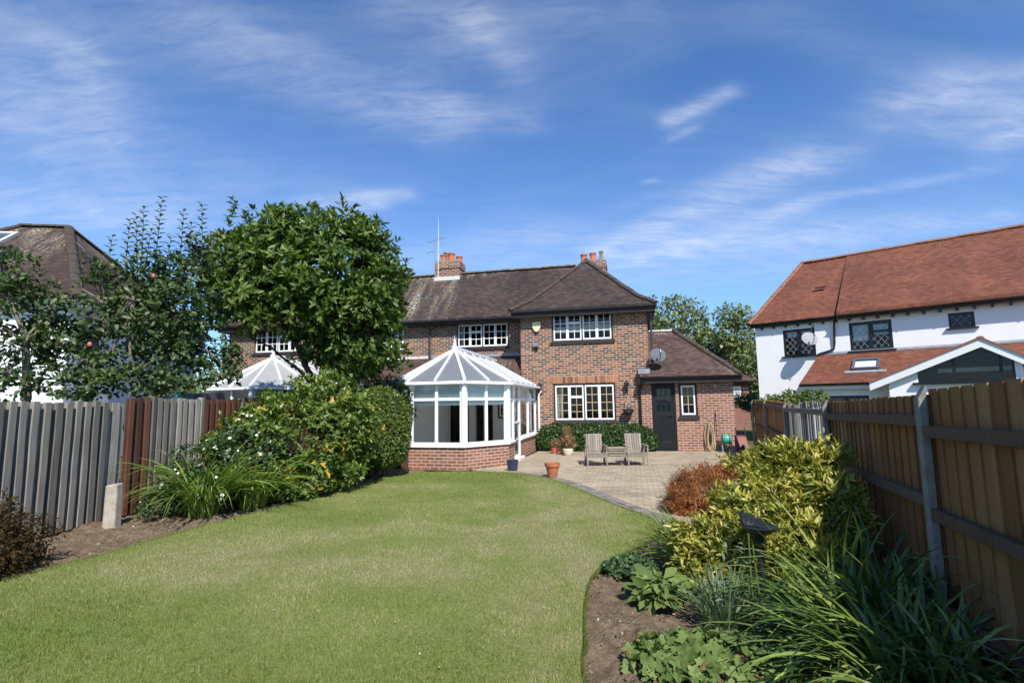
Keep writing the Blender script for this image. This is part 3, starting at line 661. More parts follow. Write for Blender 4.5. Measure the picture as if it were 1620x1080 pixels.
# ================================================================== THE BRICK HOUSES (a semi-detached pair)
def brick_house(s):
    right = s > 0
    rt_ = root('brick_house', HO, HZ, 'brown brick house with dark tiled hipped roof, white casement windows and a charcoal back door' if right else 'brick house mirrored behind the big magnolia tree, its roof joined on from the left', 'house')
    U = lambda a, b_: (min(s*a, s*b_), max(s*a, s*b_))
    UW, LW, RW = (4.67, 6.66, 3.53, 4.50), (4.68, 6.67, .93, 2.15), (1.02, 2.97, 3.55, 4.47)
    H = lambda w: (*U(w[0], w[1]), w[2], w[3])
    hl = [(.98, 1.78, 0, 2.1), (2.0, 2.62, 0, 2.1), (2.78, 3.32, 1.05, 2.05)]
    w = MB()
    openwall(w, -1, 'y', *U(3.61, 7.75), 0, 4.72, [H(UW), H(LW)])
    openwall(w, s*3.61, 'x', -1, 0, 2.2, 4.72, t=.28*s); openwall(w, s*7.75, 'x', -1, 4.2, 0, 4.72, t=-.28*s)
    openwall(w, 0, 'y', *U(0.0, 3.61), 2.45, 4.72, [H(RW)])
    openwall(w, 4.2, 'y', *U(0.0, 7.75), 0, 4.72)
    w.build('wall', 'brick', rt_)
    fl = MB(); fl.box(*U(.05, 7.45), .3, 3.9, 2.35, 2.45); fl.box(*U(3.92, 7.45), -.7, .3, 2.35, 2.45); fl.box(*U(.05, 7.4), -.7, 3.9, .02, .06); fl.box(*U(.3, 3.5), 2.6, 2.7, 2.46, 4.5); fl.box(*U(3.95, 7.4), 2.2, 2.3, 2.46, 4.5); fl.box(*U(3.95, 7.4), 1.0, 1.1, .07, 2.34); fl.box(*U(3.9, 3.95), -.7, 1.0, .07, 2.34); fl.box(*U(7.4, 7.45), -.7, 1.0, .07, 2.34); [fl.box(*U(.3, 3.5), 1.2, 1.3, .07, 2.34)]; fl.build('floor', 'room', rt_)  # floors, plus dark partitions added behind the windows so the rooms look unlit
    iw = MB(); openwall(iw, -1, 'y', *U(0.0, 3.61), 0, 2.42, [H(h) for h in (hl if right else [])], t=.2); iw.build('render', 'plaster', rt_)
    # soldier arch over the lower window, a row of bricks on end
    ar = MB(); n = 27
    for k in range(n):
        a = 4.6+(6.75-4.6)*k/n; ar.box(*U(a+.004, a+2.15/n-.004), -1.012, -.99, 2.17, 2.385)
    ar.build('brick_arch', 'arch', rt_)
    F_ = XF((0, -1, 0)); F0 = XF((0, 0, 0))
    def win(X, q, groups, **k):
        g = groups if right else [list(reversed(x)) for x in reversed(groups)]
        a = U(q[0], q[1]); return window(rt_, X, a[0], a[1], q[2], q[3], g, **k)
    wu = win(F_, UW, [[(2, 3, False), (2, 2, True)], [(2, 3, False), (2, 3, False)]])
    wl = win(F_, LW, [[(2, 4, False), (2, 3, True)], [(2, 4, False), (2, 4, False)]], bar_m='tan')
    wr = win(F0, RW, [[(2, 3, False), (2, 2, True)], [(2, 3, False), (2, 3, False)]])
    # curtains and half-drawn blinds
    if right:
        cu = MB()
        for a0_, a1_, z0_, z1_, bot in ((4.75, 5.0, .98, 2.1, .6),):
            for k in range(8):
                t0, t1 = k/8, (k+1)/8; A = lambda t, z: a0_+(a1_-a0_)*t*(1 if z > 1.5 else bot)
                cu.face([(A(t0, 0), -.72+.03*(k % 2), z0_), (A(t1, 0), -.72+.03*((k+1) % 2), z0_), (A(t1, 2), -.72+.03*((k+1) % 2), z1_), (A(t0, 2), -.72+.03*(k % 2), z1_)])
        cu.build('curtain', 'curtain', wl)
        bl = MB(); bl.box(4.73, 5.1, -.8, -.79, 3.83, 4.05); bl.box(5.15, 5.6, -.8, -.79, 3.85, 4.1); bl.box(5.7, 6.6, -.8, -.79, 3.86, 4.12); bl.build('blind', 'curtain', wu)
        for (ua, nn_, zt_) in ((1.1, 5, 4.45), (2.78, 4, 4.1)):
            cu = MB()
            for k in range(nn_): cu.face([(ua+.03*k, .24+.02*(k % 2), 3.6), (ua+.03+.03*k, .24+.02*((k+1) % 2), 3.6), (ua+.03+.03*k, .24+.02*((k+1) % 2), zt_), (ua+.03*k, .24+.02*(k % 2), zt_)])
            cu.build('curtain', 'curtain', wr)
    # roofs ---------------------------------------------------------------
    e = 4.60; RY, RZ = 1.9, 6.80; SX = lambda p: (s*p[0], p[1], p[2])
    main = [[(0, -.38, e), (6.0, -.38, e), (6.0, RY, RZ), (0, RY, RZ)], [(0, 4.5, e), (0, RY, RZ), (6, RY, RZ), (6, 4.5, e)]]
    L0, R0, FR, BK = 3.31, 8.06, -1.37, 4.5; cx, ay, az_, by = 5.69, 1.45, 6.86, 2.5
    i_ = .55; zi = e+.36                            # the slope kicks out over the eaves
    a, b_, c_, d_ = (L0, FR, e), (R0, FR, e), (R0, BK, e), (L0, BK, e); a2, b2, c2, d2 = (L0+i_, FR+i_*1.0, zi), (R0-i_, FR+i_, zi), (R0-i_, BK-i_, zi), (L0+i_, BK-i_, zi)
    P_, Q_ = (cx, ay, az_), (cx, by, az_)
    hip = [[a, b_, b2, a2], [a2, b2, P_], [b_, c_, c2, b2], [b2, c2, Q_, P_], [c_, d_, d2, c2], [c2, d2, Q_], [d_, a, a2, d2], [d2, a2, P_, Q_]]
    rf = roofslab(rt_, [[SX(p) for p in f] for f in main[:1]]+[[SX(p) for p in f] for f in main[1:]]+[[SX(p) for p in f] for f in hip], 'tile')
    rd = ridgeline(rf, SX((0.62 if right else .5, RY, RZ+.03)), SX((5.25, RY, RZ+.03)), 'ridge_lichen')
    for p, q in ((b_, b2), (b2, P_), (a, a2), (a2, P_)): ridgeline(rf, Vector(SX(p))+Vector((0, 0, .03)), Vector(SX(q))+Vector((0, 0, .04)), name='hip_tiles', r_=.10)
    ridgeline(rf, Vector(SX(P_))+Vector((0, -.1, .04)), Vector(SX(Q_))+Vector((0, 0, .04)))
    # eaves boards, soffits and gutters
    fs = MB(); fs.box(*U(3.36, 8.0), -1.33, -1.30, 4.36, 4.55); fs.box(*U(3.36, 8.0), -1.295, -1.005, 4.36, 4.38); fs.box(*U(3.36, 3.39), -1.295, -.4, 4.36, 4.55); fs.box(*U(7.97, 8.0), -1.295, 4.4, 4.36, 4.55); fs.box(*U(7.755, 7.965), -1.295, 4.4, 4.36, 4.38); fs.box(*U(3.395, 3.605), -.99, .0, 4.36, 4.38)
    fs.box(*U(0.0, 3.35), -.36, -.33, 4.42, 4.56); fs.box(*U(.0, 3.35), -.325, -.005, 4.42, 4.44); fs.build('fascia', 'dark', rt_)
    q = U(3.34, 8.03); gutter(rt_, (q[0], -1.40, 4.56), (q[1], -1.40, 4.56)); q = U(0.0, 3.3); gutter(rt_, (q[0], -.43, 4.56), (q[1], -.43, 4.56))
    dp = MB(); dp.tube([(s*7.82, -1.33, 4.5), (s*7.84, -1.2, 4.35), (s*7.86, -1.05, 4.2), (s*7.86, -1.05, 2.6)], .038); dp.build('downpipe', 'gutter', rt_, True)
    # lean-to across the recess
    q = U(0.0, 3.6); lt = roofslab(rt_, [[(q[0], -.005, 3.24), (q[1], -.005, 3.24), (q[1], -1.25, 2.42), (q[0], -1.25, 2.42)]], 'tile_ext', name='lean_to_roof')
    fm = MB(); fm.box(*U(.05, 3.6), -.03, -.003, 3.2, 3.32); fm.build('flashing', 'lead' if right else 'mortar', lt)
    # chimneys
    if right:
        for (u0, u1, y0, y1, z0, z1, kind) in ((-.42, .60, 1.62, 2.35, 5.9, 7.30, 0), (5.42, 6.38, 2.45, 3.1, 6.0, 7.12, 1)):
            c = MB(); c.box(u0, u1, y0, y1, z0, z1-.3); c.box(u0-.03, u1+.03, y0-.03, y1+.03, z1-.3, z1-.12); c.box(u0-.01, u1+.01, y0-.01, y1+.01, z1-.12, z1)
            co_ = c.build('chimney', 'brick', rf)
            fc = MB(); fc.prism([(u0-.01, z1), (u1+.01, z1), (u1-.12, z1+.06), (u0+.12, z1+.06)], 'y', y0+.02, y1-.02); fc.build('mortar_cap', 'conc', co_)
            if kind == 0:
                fl_ = MB(); fl_.box(u0-.03, u1+.03, y0-.05, y0-.005, 6.50, 6.66); fl_.build('flashing', 'mortar', co_, bevel=.01)
                spots = [(-.15, 1.85, .30, 'pot_red', .12), (.2, 1.83, .34, 'pot_red', .13), (.45, 2.1, .26, 'pot_red', .12), (.05, 2.1, .36, 'pot_red', .12)]
                cw = MB(); cw.lathe([(.10, 0), (.12, .05), (.12, .42), (.16, .44), (.16, .5), (.02, .56)], (-.08, 2.12, z1+.02), 14); cw.build('chimney_cowl', 'metal', co_, True)
            else: spots = [(5.50, 2.78, .33, 'pot_red', .12), (5.86, 2.78, .36, 'pot_red', .12), (6.2, 2.78, .42, 'pot_buff', .075)]
            for (px, py, h, m_, r_) in spots:
                pt = MB(); pt.lathe([(r_*1.1, 0), (r_*1.12, .04), (r_, .06), (r_*.93, h*.8), (r_*1.12, h*.83), (r_*1.15, h), (r_*.9, h), (r_*.85, h*.5)], (px, py, z1+.03), 16); pt.build('chimney_pot', m_, co_, True)
        # side extension -----------------------------------------------------
        x = MB(); openwall(x, -1.1, 'y', 7.46, 10.2, 0, 2.3, [(7.78, 8.50, 0, 2.12), (8.60, 9.14, 1.04, 2.08)]); openwall(x, 10.2, 'x', -1.1, 4.0, 0, 2.3, t=-.28); openwall(x, 7.46, 'x', -1.1, -1.0, 0, 2.3, t=.1); x.build('extension_wall', 'brick_ext', rt_)
        er = [(7.44, -1.42, 2.30), (10.42, -1.42, 2.30), (8.70, 1.0, 4.0), (7.76, 1.0, 4.0)]
        xr = roofslab(rt_, [[er[0], er[1], er[2], er[3]], [er[1], (10.42, 4.2, 2.30), (8.7, 2.2, 4.0), er[2]], [(7.76, 4.2, 2.3), (7.76, 2.2, 4.0), (8.7, 2.2, 4.0), (10.42, 4.2, 2.3)], [er[3], er[2], (8.7, 2.2, 4.0), (7.76, 2.2, 4.0)]], 'tile_ext', name='extension_roof')
        ridgeline(xr, (7.8, 1.0, 4.03), (8.7, 1.0, 4.03), 'mortar', .08); ridgeline(xr, (10.4, -1.4, 2.34), (8.7, 1.0, 4.04), r_=.10, name='hip_tiles')
        fz = MB(); fz.box(7.46, 10.40, -1.40, -1.375, 2.10, 2.27); fz.box(7.46, 10.40, -1.37, -1.11, 2.10, 2.12); fz.box(10.375, 10.40, -1.37, 4, 2.1, 2.27); fz.build('fascia', 'dark', xr)
        gutter(rt_, (7.44, -1.45, 2.28), (10.42, -1.45, 2.28), 'black')
        lf = MB(); lf.box(7.40, 7.76, -1.3, -1.01, 2.40, 2.56); lf.build('flashing', 'lead', xr)
        dpp = MB(); dpp.tube([(7.52, -1.45, 2.2), (7.5, -1.3, 2.05), (7.44, -1.08, 1.95), (7.44, -1.08, .05)], .036); dpp.box(7.38, 7.52, -1.15, -1.03, 1.92, 2.08); dpp.build('downpipe', 'black', rt_, True)
        XE = XF((0, -1.1, 0))
        d = MB(); d.box(7.781, 7.85, -1.07, -.98, .08, 2.119); d.box(8.43, 8.499, -1.07, -.98, .08, 2.119); d.box(7.85, 8.43, -1.07, -.98, 2.04, 2.119); d.box(7.78, 8.50, -1.12, -.98, .0, .08)
        df = d.build('door', 'doorpaint', rt_)
        l = MB(); l.box(7.853, 7.93, -1.055, -1.01, .083, 2.037); l.box(8.35, 8.427, -1.055, -1.01, .083, 2.037); l.box(7.93, 8.35, -1.055, -1.01, 1.93, 2.037); l.box(7.93, 8.35, -1.055, -1.01, .083, .28); l.box(7.93, 8.35, -1.055, -1.01, 1.05, 1.22)
        for k in range(7): l.box(7.932+.06*k, 7.932+.055+.06*k, -1.04, -1.02, .28, 1.05)
        for k in (1, 2): xm = 7.93+.42*k/3; l.box(xm-.011, xm+.011, -1.05, -1.02, 1.22, 1.93)
        for k in (1, 2): zm = 1.22+.71*k/3; l.box(7.93, 8.35, -1.049, -1.021, zm-.011, zm+.011)
        l.build('door_leaf', 'doorpaint', df, bevel=.004); dg = MB(); dg.face([(7.93, -1.035, 1.22), (8.35, -1.035, 1.22), (8.35, -1.035, 1.93), (7.93, -1.035, 1.93)]); dg.build('pane', 'glass', df)
        hn = MB(); hn.tube([(8.39, -1.055, 1.13), (8.39, -1.10, 1.13), (8.31, -1.11, 1.13)], .012); hn.build('handle', 'iron', df)
        window(rt_, XE, 8.62, 9.13, 1.06, 2.07, [[(2, 3, False)]], bar_m='tan')
        ib = MB(); ib.box(7.9, 9.9, .2, .3, 0, 2.3); ib.build('inner_wall', 'plaster', rt_)
        vt = MB(); vt.lathe([(.05, 0), (.05, .10), (.03, .12)], (0, 0, 0), 12); vo_ = vt.build('vent', 'metal', rt_, True); vo_.location = (9.66, -1.1, 2.0); vo_.rotation_euler = (R(90), 0, 0)
        # glazed door and inner window behind the conservatory
        gd = MB(); gd.box(.981, 1.05, -.99, -.93, .02, 2.1); gd.box(1.71, 1.779, -.99, -.93, .02, 2.1); gd.box(1.05, 1.71, -.99, -.93, 1.98, 2.1); gd.box(1.05, 1.71, -.99, -.93, .02, .25)
        for k in (1, 2): gd.box(1.05+.22*k-.014, 1.05+.22*k+.014, -.985, -.94, .25, 1.98)
        for k in range(1, 5): gd.box(1.05, 1.71, -.984, -.941, .25+.346*k-.014, .25+.346*k+.014)
        gd.build('glazed_door', 'black', rt_)
        window(rt_, F_, 2.79, 3.31, 1.06, 2.04, [[(2, 3, False)]], sill=False, frame_m='black', case_m='white')
    else:
        dp = MB(); dp.tube([(-.0, -.4, 4.5), (.0, -.07, 4.3), (.0, -.07, 3.3)], .036); dp.build('downpipe', 'gutter', rt_, True)
    return rt_
H1 = brick_house(1); H2 = brick_house(-1)

# ================================================================== CONSERVATORIES
def conservatory(base, rz, pts, apex_y, z_sill, z_eave, z_apex, wall_m, label, doorside=True, roofm='roofglaze', back=-1.02, rid=-.28, glassed=True):
    """pts: outline from the left house corner round the front to the right one (local coords)"""
    rt_ = root('conservatory', base, rz, label, 'conservatory')
    n = len(pts); cx = (pts[0][0]+pts[-1][0])/2; zt = z_eave-.03
    ctr = Vector((cx, apex_y)); segs = list(zip(pts, pts[1:]))
    bw = MB(); sb = MB(); fr = MB(); panes = []; 
    for k, (p, q) in enumerate(segs):
        p = Vector(p); q = Vector(q); L = (q-p).length; r_ = math.atan2(q.y-p.y, q.x-p.x); X = XF((p.x, p.y, r_))
        solid = (k == 0 and doorside)
        side_door = (k == n-2 and doorside)
        if solid:
            sw = MB(); ubox(sw, X, 0, L, -.0, .14, 0, zt); sw.build('side_wall', 'plaster', rt_); continue
        if side_door: spans = [(0.06, .72, 'w'), (.72, 1.55, 'd'), (1.55, L-.05, 'w')]
        else: spans = [(.06, L-.06, 'w')]
        for a, b_, kd in spans:
            zs = z_sill if kd == 'w' else .10
            if kd == 'w':
                a_ = a-.06 if a < .1 else a; bb = b_+.06 if b_ > L-.1 else b_
                ubox(bw, X, a_, bb, 0, .12, 0, z_sill-.06); ubox(sb, X, a_-.03, bb+.03, -.045, .13, z_sill-.06, z_sill)
            else: ubox(sb, X, a-.02, b_+.02, -.12, .12, .02, .10)
            zb, ztop, ztr = zs, zt, zt-.40
            f0, f1 = .005, .075
            ubox(fr, X, a, b_, f0, f1, zb, zb+.055); ubox(fr, X, a, b_, f0, f1, ztop-.06, ztop); ubox(fr, X, a, a+.05, f0, f1, zb+.055, ztop-.06); ubox(fr, X, b_-.05, b_, f0, f1, zb+.055, ztop-.06)
            if kd == 'w': ubox(fr, X, a+.05, b_-.05, f0, f1, ztr-.035, ztr+.035)
            nn = 2 if b_-a > .8 and kd == 'w' else 1
            if nn == 2: ubox(fr, X, (a+b_)/2-.035, (a+b_)/2+.035, f0-.004, f1+.004, zb+.055, ztop-.06)
            if kd == 'd': ubox(fr, X, a+.05, b_-.05, f0, f1, 1.0, 1.05); ubox(fr, X, a+.05, b_-.05, f0, f1, 1.62, 1.67)
            panes.append(([X(a+.05, .04, zb+.055), X(b_-.05, .04, zb+.055), X(b_-.05, .04, ztop-.06), X(a+.05, .04, ztop-.06)], X, a+.05, b_-.05, ztr, kd, k))
    for j, p in enumerate(pts[1:-1]):
        v_ = (Vector(p)-ctr).normalized(); fr.bar((p[0]-v_.x*.01, p[1]-v_.y*.01, z_sill), (p[0]-v_.x*.01, p[1]-v_.y*.01, zt), .11, .11, (v_.x, v_.y, 0))
    fr_o = fr.build('frame', 'upvc', rt_, bevel=.006); bw.build('dwarf_wall', wall_m, rt_); sb.build('sill', 'upvc', rt_, bevel=.008)
    for pn, X, a, b_, ztr, kd, k in panes:
        g = MB(); g.face(pn); g.build('pane', 'glass_cons', rt_)
        if glassed and kd == 'w' and 1 < k < n-1:
            bl = MB(); z = zt-.065
            while z > ztr-.135: bl.hexa([X(a+.02, .052, z-.022), X(b_-.02, .052, z-.022), X(b_-.02, .058, z-.022), X(a+.02, .058, z-.022), X(a+.02, .054, z-.001), X(b_-.02, .054, z-.001), X(b_-.02, .060, z-.001), X(a+.02, .060, z-.001)]); z -= .024
            bl.build('blind', 'blind', rt_)
    fl = MB(); fl.face([(p[0], p[1], .06) for p in pts]); fl.build('floor', 'plaster', rt_)
    # roof
    out = 1.10
    E_ = [Vector((*(ctr+(Vector(p)-ctr)*1.0), z_eave)) for p in pts]
    for i in range(n):
        a_ = Vector(pts[i]); v_ = (a_-ctr)
        if i in (0, n-1): E_[i] = Vector((a_.x+(.13 if i else -.13), a_.y, z_eave))
        else: E_[i] = Vector((*(ctr+v_*(1+.10/v_.length)), z_eave))
    AP = Vector((cx, apex_y, z_apex)); RB = Vector((cx, rid, z_apex)); gz = MB(); 
    gz.face([E_[0], E_[1], AP, RB]); 
    for i in range(1, n-2): gz.face([E_[i], E_[i+1], AP])
    gz.face([E_[n-2], E_[n-1], RB, AP]); ro = gz.build('roof', roofm, rt_)
    br = MB(); up_ = Vector((0, 0, .02))
    for i in range(1, n-1): br.bar(E_[i]+up_, AP+up_, .068, .06)
    for i in range(1, n-2): 
        for t in ((.5,) if (E_[i+1]-E_[i]).length > 1 else (.5,)): br.bar(E_[i].lerp(E_[i+1], t)+up_, AP.lerp(E_[i].lerp(E_[i+1], t), .03)+up_, .05, .055)
    for a_, b_ in ((0, 1), (n-1, n-2)):
        for t in (0.0, .17, .34, .51, .68, .85):
            q = RB.lerp(AP, t); p = E_[a_].lerp(E_[b_], t)
            br.bar(p+up_, q+up_, .035, .03)
    br.bar(AP+up_*2, RB+up_*2, .14, .08); br.build('rafters', 'upvc', ro, bevel=.005)
    ev = MB(); gt = MB()
    for i in range(n-1):
        a_, b_ = E_[i], E_[i+1]; d = (b_-a_).normalized(); ev.bar(a_-Vector((0, 0, .03)), b_-Vector((0, 0, .03)), .06, .05)
        o_ = d.cross(Vector((0, 0, 1)))*.05; gt.bar(a_+o_*.6-Vector((0, 0, .045)), b_+o_*.6-Vector((0, 0, .045)), .055, .065)
    ev.build('eaves_beam', 'upvc', ro); gt.build('gutter', 'upvc', ro, bevel=.015)
    fn = MB(); fn.lathe([(.09, 0), (.09, .05), (.05, .07), (.045, .14), (.02, .17), (.035, .2), (.035, .24), (.006, .27), (.006, .36)], (AP.x, AP.y, AP.z+.03), 12)
    fn.build('finial', 'upvc', ro, True)
    for i in range(4):      # cresting along the ridge
        y = AP.y+.5+i*1.0
        if y < RB.y: cr = MB(); cr.bar((AP.x-.03, y, AP.z+.05), (AP.x-.03, y+.45, AP.z+.05), .03, .12); cr.build('cresting', 'upvc', ro)
    return rt_, E_
cp = [(1.0, -1.02), (1.0, -5.2), (1.9, -6.28), (3.32, -6.36), (4.12, -5.22), (4.10, -1.02)]
CO, CE = conservatory(HO, HZ, cp, -4.75, .58, 2.08, 3.0, 'brick_ext', 'white framed conservatory with faceted glass front on a low red brick wall')
dpp = MB(); dpp.tube([(4.27, -1.12, 1.98), (4.27, -1.1, 1.9), (4.2, -1.08, 1.82), (4.2, -1.08, .05)], .034); dpp.build('downpipe', 'upvc', CO, True)
nb = hw(-4.0, 0); NP = [(-1.75, 3.0), (-1.75, 0.2), (-1.0, -1.3), (.55, -1.55), (1.75, -.4), (1.75, 3.0)]
conservatory(Vector((-7.75, 17.2, 0)), HZ, NP, .1, .6, 2.12, 3.12, 'brick_ext', 'pale roofed conservatory half seen behind the shrubs and left fence', doorside=False, roofm='roofglaze2', rid=2.4, glassed=False)

# ================================================================== THE WHITE HOUSE ON THE RIGHT
WO = Vector((9.59, 21.0, 0)); WR = R(-42)
WM = Matrix.Translation(WO) @ Matrix.Rotation(WR, 4, 'Z')
def lattice(parent, X, a0, a1, z0, z1, open_top=(), recess=.03):
    """black framed window with diamond lead lines"""
    f = MB(); fr = .07
    ubox(f, X, a0, a1, recess-.03, recess+.06, z0, z0+fr); ubox(f, X, a0, a1, recess-.03, recess+.06, z1-fr, z1); ubox(f, X, a0, a0+fr, recess-.03, recess+.06, z0+fr, z1-fr); ubox(f, X, a1-fr, a1, recess-.03, recess+.06, z0+fr, z1-fr)
    n = 2 if a1-a0 > .8 else 1
    if n == 2: ubox(f, X, (a0+a1)/2-.05, (a0+a1)/2+.05, recess-.03, recess+.06, z0+fr, z1-fr)
    for (b0, b1, bz) in open_top: ubox(f, X, b0, b1, recess-.02, recess+.05, bz-.03, bz+.03)
    fo = f.build('window', 'black', parent)
    g = MB(); g.face([X(a0+fr, recess+.02, z0+fr), X(a1-fr, recess+.02, z0+fr), X(a1-fr, recess+.02, z1-fr), X(a0+fr, recess+.02, z1-fr)]); g.build('pane', 'glass', fo)
    l = MB(); za, zb = z0+fr, z1-fr; xs = [(a0+fr, a1-fr)] if n == 1 else [(a0+fr, (a0+a1)/2-.05), ((a0+a1)/2+.05, a1-fr)]
    for (x0, x1) in xs:
        st = .20; k = -int((zb-za)/st)-2
        while x0+k*st < x1+.1:
            for sg in (1, -1):
                # line x = c + sg*(z-za)*.8
                c_ = x0+k*st if sg > 0 else x0+k*st+(zb-za)*.8; pts = []
                ts = [0, zb-za]
                for xx in (x0, x1): ts.append((xx-c_)*sg/.8)
                ts = sorted(t for t in ts if -1e-6 <= t <= zb-za+1e-6 and x0-1e-6 <= c_+sg*t*.8 <= x1+1e-6)
                if len(ts) >= 2 and ts[-1]-ts[0] > .03: l.bar(X(c_+sg*ts[0]*.8, recess+.012, za+ts[0]), X(c_+sg*ts[-1]*.8, recess+.012, za+ts[-1]), .012, .012)
            k += 1
    if l.f: l.build('leading', 'lead', fo)
    s_ = MB(); ubox(s_, X, a0-.08, a1+.08, -.08, recess, z0-.05, z0-.003); s_.build('sill', 'black', fo)
    return fo
def white_house():
    r_ = root('white_house', WO, WR, 'white rendered house with orange tiled roof and black diamond-leaded windows beyond the right fence', 'house')
    w = MB(); holes = [(1.0, 2.08, 3.16, 4.16), (3.17, 4.42, 3.2, 4.2), (5.92, 6.56, 3.72, 4.2), (1.36, 1.80, .9, 1.82)]
    openwall(w, 0, 'y', 0, 10.5, 0, 4.5, holes); openwall(w, 0, 'x', 0, 5.2, 0, 4.5, t=.28); openwall(w, 5.2, 'y', 0, 10.5, 0, 4.5, t=-.28); w.build('wall', 'render', r_)
    fl = MB(); fl.box(.3, 10, .3, 5, 2.3, 2.4); fl.box(.3, 10, 3, 3.1, 2.4, 4.5); fl.build('floor', 'room', r_)
    X = XF((0, 0, 0))
    for h, op in ((holes[0], [(1.59, 2.01, 3.86)]), (holes[1], [(3.86, 4.35, 3.84)]), (holes[2], []), (holes[3], [])):
        fo = lattice(r_, X, *h, open_top=op)
        if h is holes[1]: b_ = MB(); b_.box(3.26, 3.72, .12, .13, 3.55, 4.1); b_.box(3.88, 4.3, .12, .13, 3.72, 4.08); b_.build('curtain', 'blind', fo)
        if h is holes[0]: b_ = MB(); b_.box(1.1, 1.48, .12, .13, 3.9, 4.08); b_.box(1.62, 1.98, .12, .13, 3.92, 4.08); b_.build('curtain', 'blind', fo)
    # roof: hipped left end, right part set proud
    e, rz_, ry = 4.5, 7.24, 2.6; k = (rz_-e)/(ry+.38)
    sl_ = (rz_-e)/(ry+.30)
    rf = roofslab(r_, [[(-.2, -.16, e), (3.0, -.16, e), (3.0, ry, rz_), (1.25, ry, rz_)], [(-.2, -.16, e), (1.25, ry, rz_), (-.2, 5.5, e)], [(-.2, 5.5, e), (1.25, ry, rz_), (11, ry, rz_), (11, 5.5, e)]], 'tile_white', th=.09)
    # the eaves of the right part kick forward, lifting its lower edge
    pr2 = MB(); A = [(2.88, -.28, e+.10), (11, -.28, e+.10), (11, ry, rz_+.03), (2.88, ry, rz_+.03)]; B = [(x, y, z-.2+.16*(y+.28)/(ry+.28)) for x, y, z in A]
    pr2.face(A, .5); pr2.face([A[0], A[3], B[3], B[0]], .5); pr2.face([A[0], B[0], B[1], A[1]], .5); pr2.build('roof', 'tile_white', r_)
    ridgeline(rf, (1.25, ry, rz_+.0), (11, ry, rz_+.0), 'ridge_w', .13, .42, mort='conc'); ridgeline(rf, (-.2, -.16, e+.02), (1.25, ry, rz_+.01), 'ridge_w', .10, .33, name='hip_tiles')
    v_ = MB(); v_.box(2.0, 2.35, .95, 1.05, 5.78, 5.83); v_.build('roof_vent', 'ridge', rf)
    ft = MB(); ft.box(-.14, 2.86, -.13, -.11, e-.17, e-.05); ft.box(2.9, 11, -.24, -.22, e-.16, e-.09); ft.build('fascia', 'black', r_)
    gutter(r_, (-.2, -.2, e-.02), (2.85, -.2, e-.02), 'black', .05); gutter(r_, (2.9, -.33, e-.03), (11, -.33, e-.03), 'black', .05)
    for i in range(26):
        x = .25+i*.42
        t_ = MB(); t_.box(x, x+.07, -.11 if x < 2.8 else -.22, 0, e-.24, e-.13); t_.build('rafter_tail', 'black', r_)
    dp = MB(); dp.tube([(2.78, -.2, e-.1), (2.74, -.1, e-.35), (2.70, -.06, 3.5), (2.66, -.06, 3.3), (2.15, -.06, 3.16)], .035); dp.build('downpipe', 'black', r_, True)
    # lean-to
    lt = roofslab(r_, [[(2.15, -.005, 3.13), (10.5, -.005, 3.13), (10.5, -1.5, 2.06), (1.80, -1.5, 2.06)]], 'tile_white', name='lean_to_roof')
    lw = MB(); openwall(lw, -1.3, 'y', 2.0, 10.5, 0, 2.08, [(2.52, 3.78, .7, 1.64)], t=.2); openwall(lw, 2.0, 'x', -1.3, 0, 0, 2.08, t=.2); lw.build('lean_to_wall', 'render', r_)
    lattice(r_, XF((0, -1.3, 0)), 2.52, 3.78, .7, 1.64)
    fb = MB(); fb.box(1.84, 10.5, -1.48, -1.45, 1.86, 2.02); fb.build('fascia', 'white', r_); gutter(r_, (1.8, -1.55, 2.03), (4.2, -1.55, 2.03), 'black')
    ld = MB(); ld.prism([(-.04, 3.12), (-.002, 3.12), (-.002, 3.22), (-.04, 3.16)], 'x', 2.3, 10.4); ld.build('flashing', 'lead', lt)
    # roof window lying in the lean-to slope
    sl2 = (3.13-2.06)/1.495; P = lambda x, y, o: (x, y-o*.58, 3.13+sl2*(y+.005)+o*.81)
    rw = MB(); x0, x1, y0, y1 = 3.30, 4.08, -.93, -.42
    for (xa, xb, ya, yb) in ((x0, x1, y0, y0+.07), (x0, x1, y1-.07, y1), (x0, x0+.07, y0+.07, y1-.07), (x1-.07, x1, y0+.07, y1-.07)):
        rw.hexa([P(xa, ya, 0), P(xb, ya, 0), P(xb, yb, 0), P(xa, yb, 0), P(xa, ya, .09), P(xb, ya, .09), P(xb, yb, .09), P(xa, yb, .09)])
    ro = rw.build('roof_window', 'slate', r_); g = MB(); g.face([P(x0+.06, y0+.06, .06), P(x1-.06, y0+.06, .06), P(x1-.06, y1-.06, .06), P(x0+.06, y1-.06, .06)]); g.build('pane', 'glass', ro)
    bk = MB(); bk.face([P(x0+.05, y0+.05, .02), P(x1-.05, y0+.05, .02), P(x1-.05, y1-.05, .02), P(x0+.05, y1-.05, .02)]); bk.build('blind', 'blind', ro)
    fl2 = MB(); fl2.hexa([P(x0-.2, y0-.12, .004), P(x1+.2, y0-.12, .004), P(x1+.2, y0-.01, .004), P(x0-.2, y0-.01, .004), P(x0-.2, y0-.12, .02), P(x1+.2, y0-.12, .02), P(x1+.2, y0-.01, .02), P(x0-.2, y0-.01, .02)]); fl2.build('flashing', 'lead', ro)
    # gabled garden room
    gy = -2.3; ax_, az_ = 6.66, 3.14; lx, lz, rx, rzz = 4.0, 2.02, 7.62, 2.52
    def zt(x): return az_-(ax_-x)*(az_-lz)/(ax_-lx) if x < ax_ else az_-(x-ax_)*(az_-rzz)/(rx-ax_)
    gw = MB(); y = gy+.12
    xs = [4.55, 5.28, 6.02, 6.10, 7.0, 7.08, 7.3, 7.42]
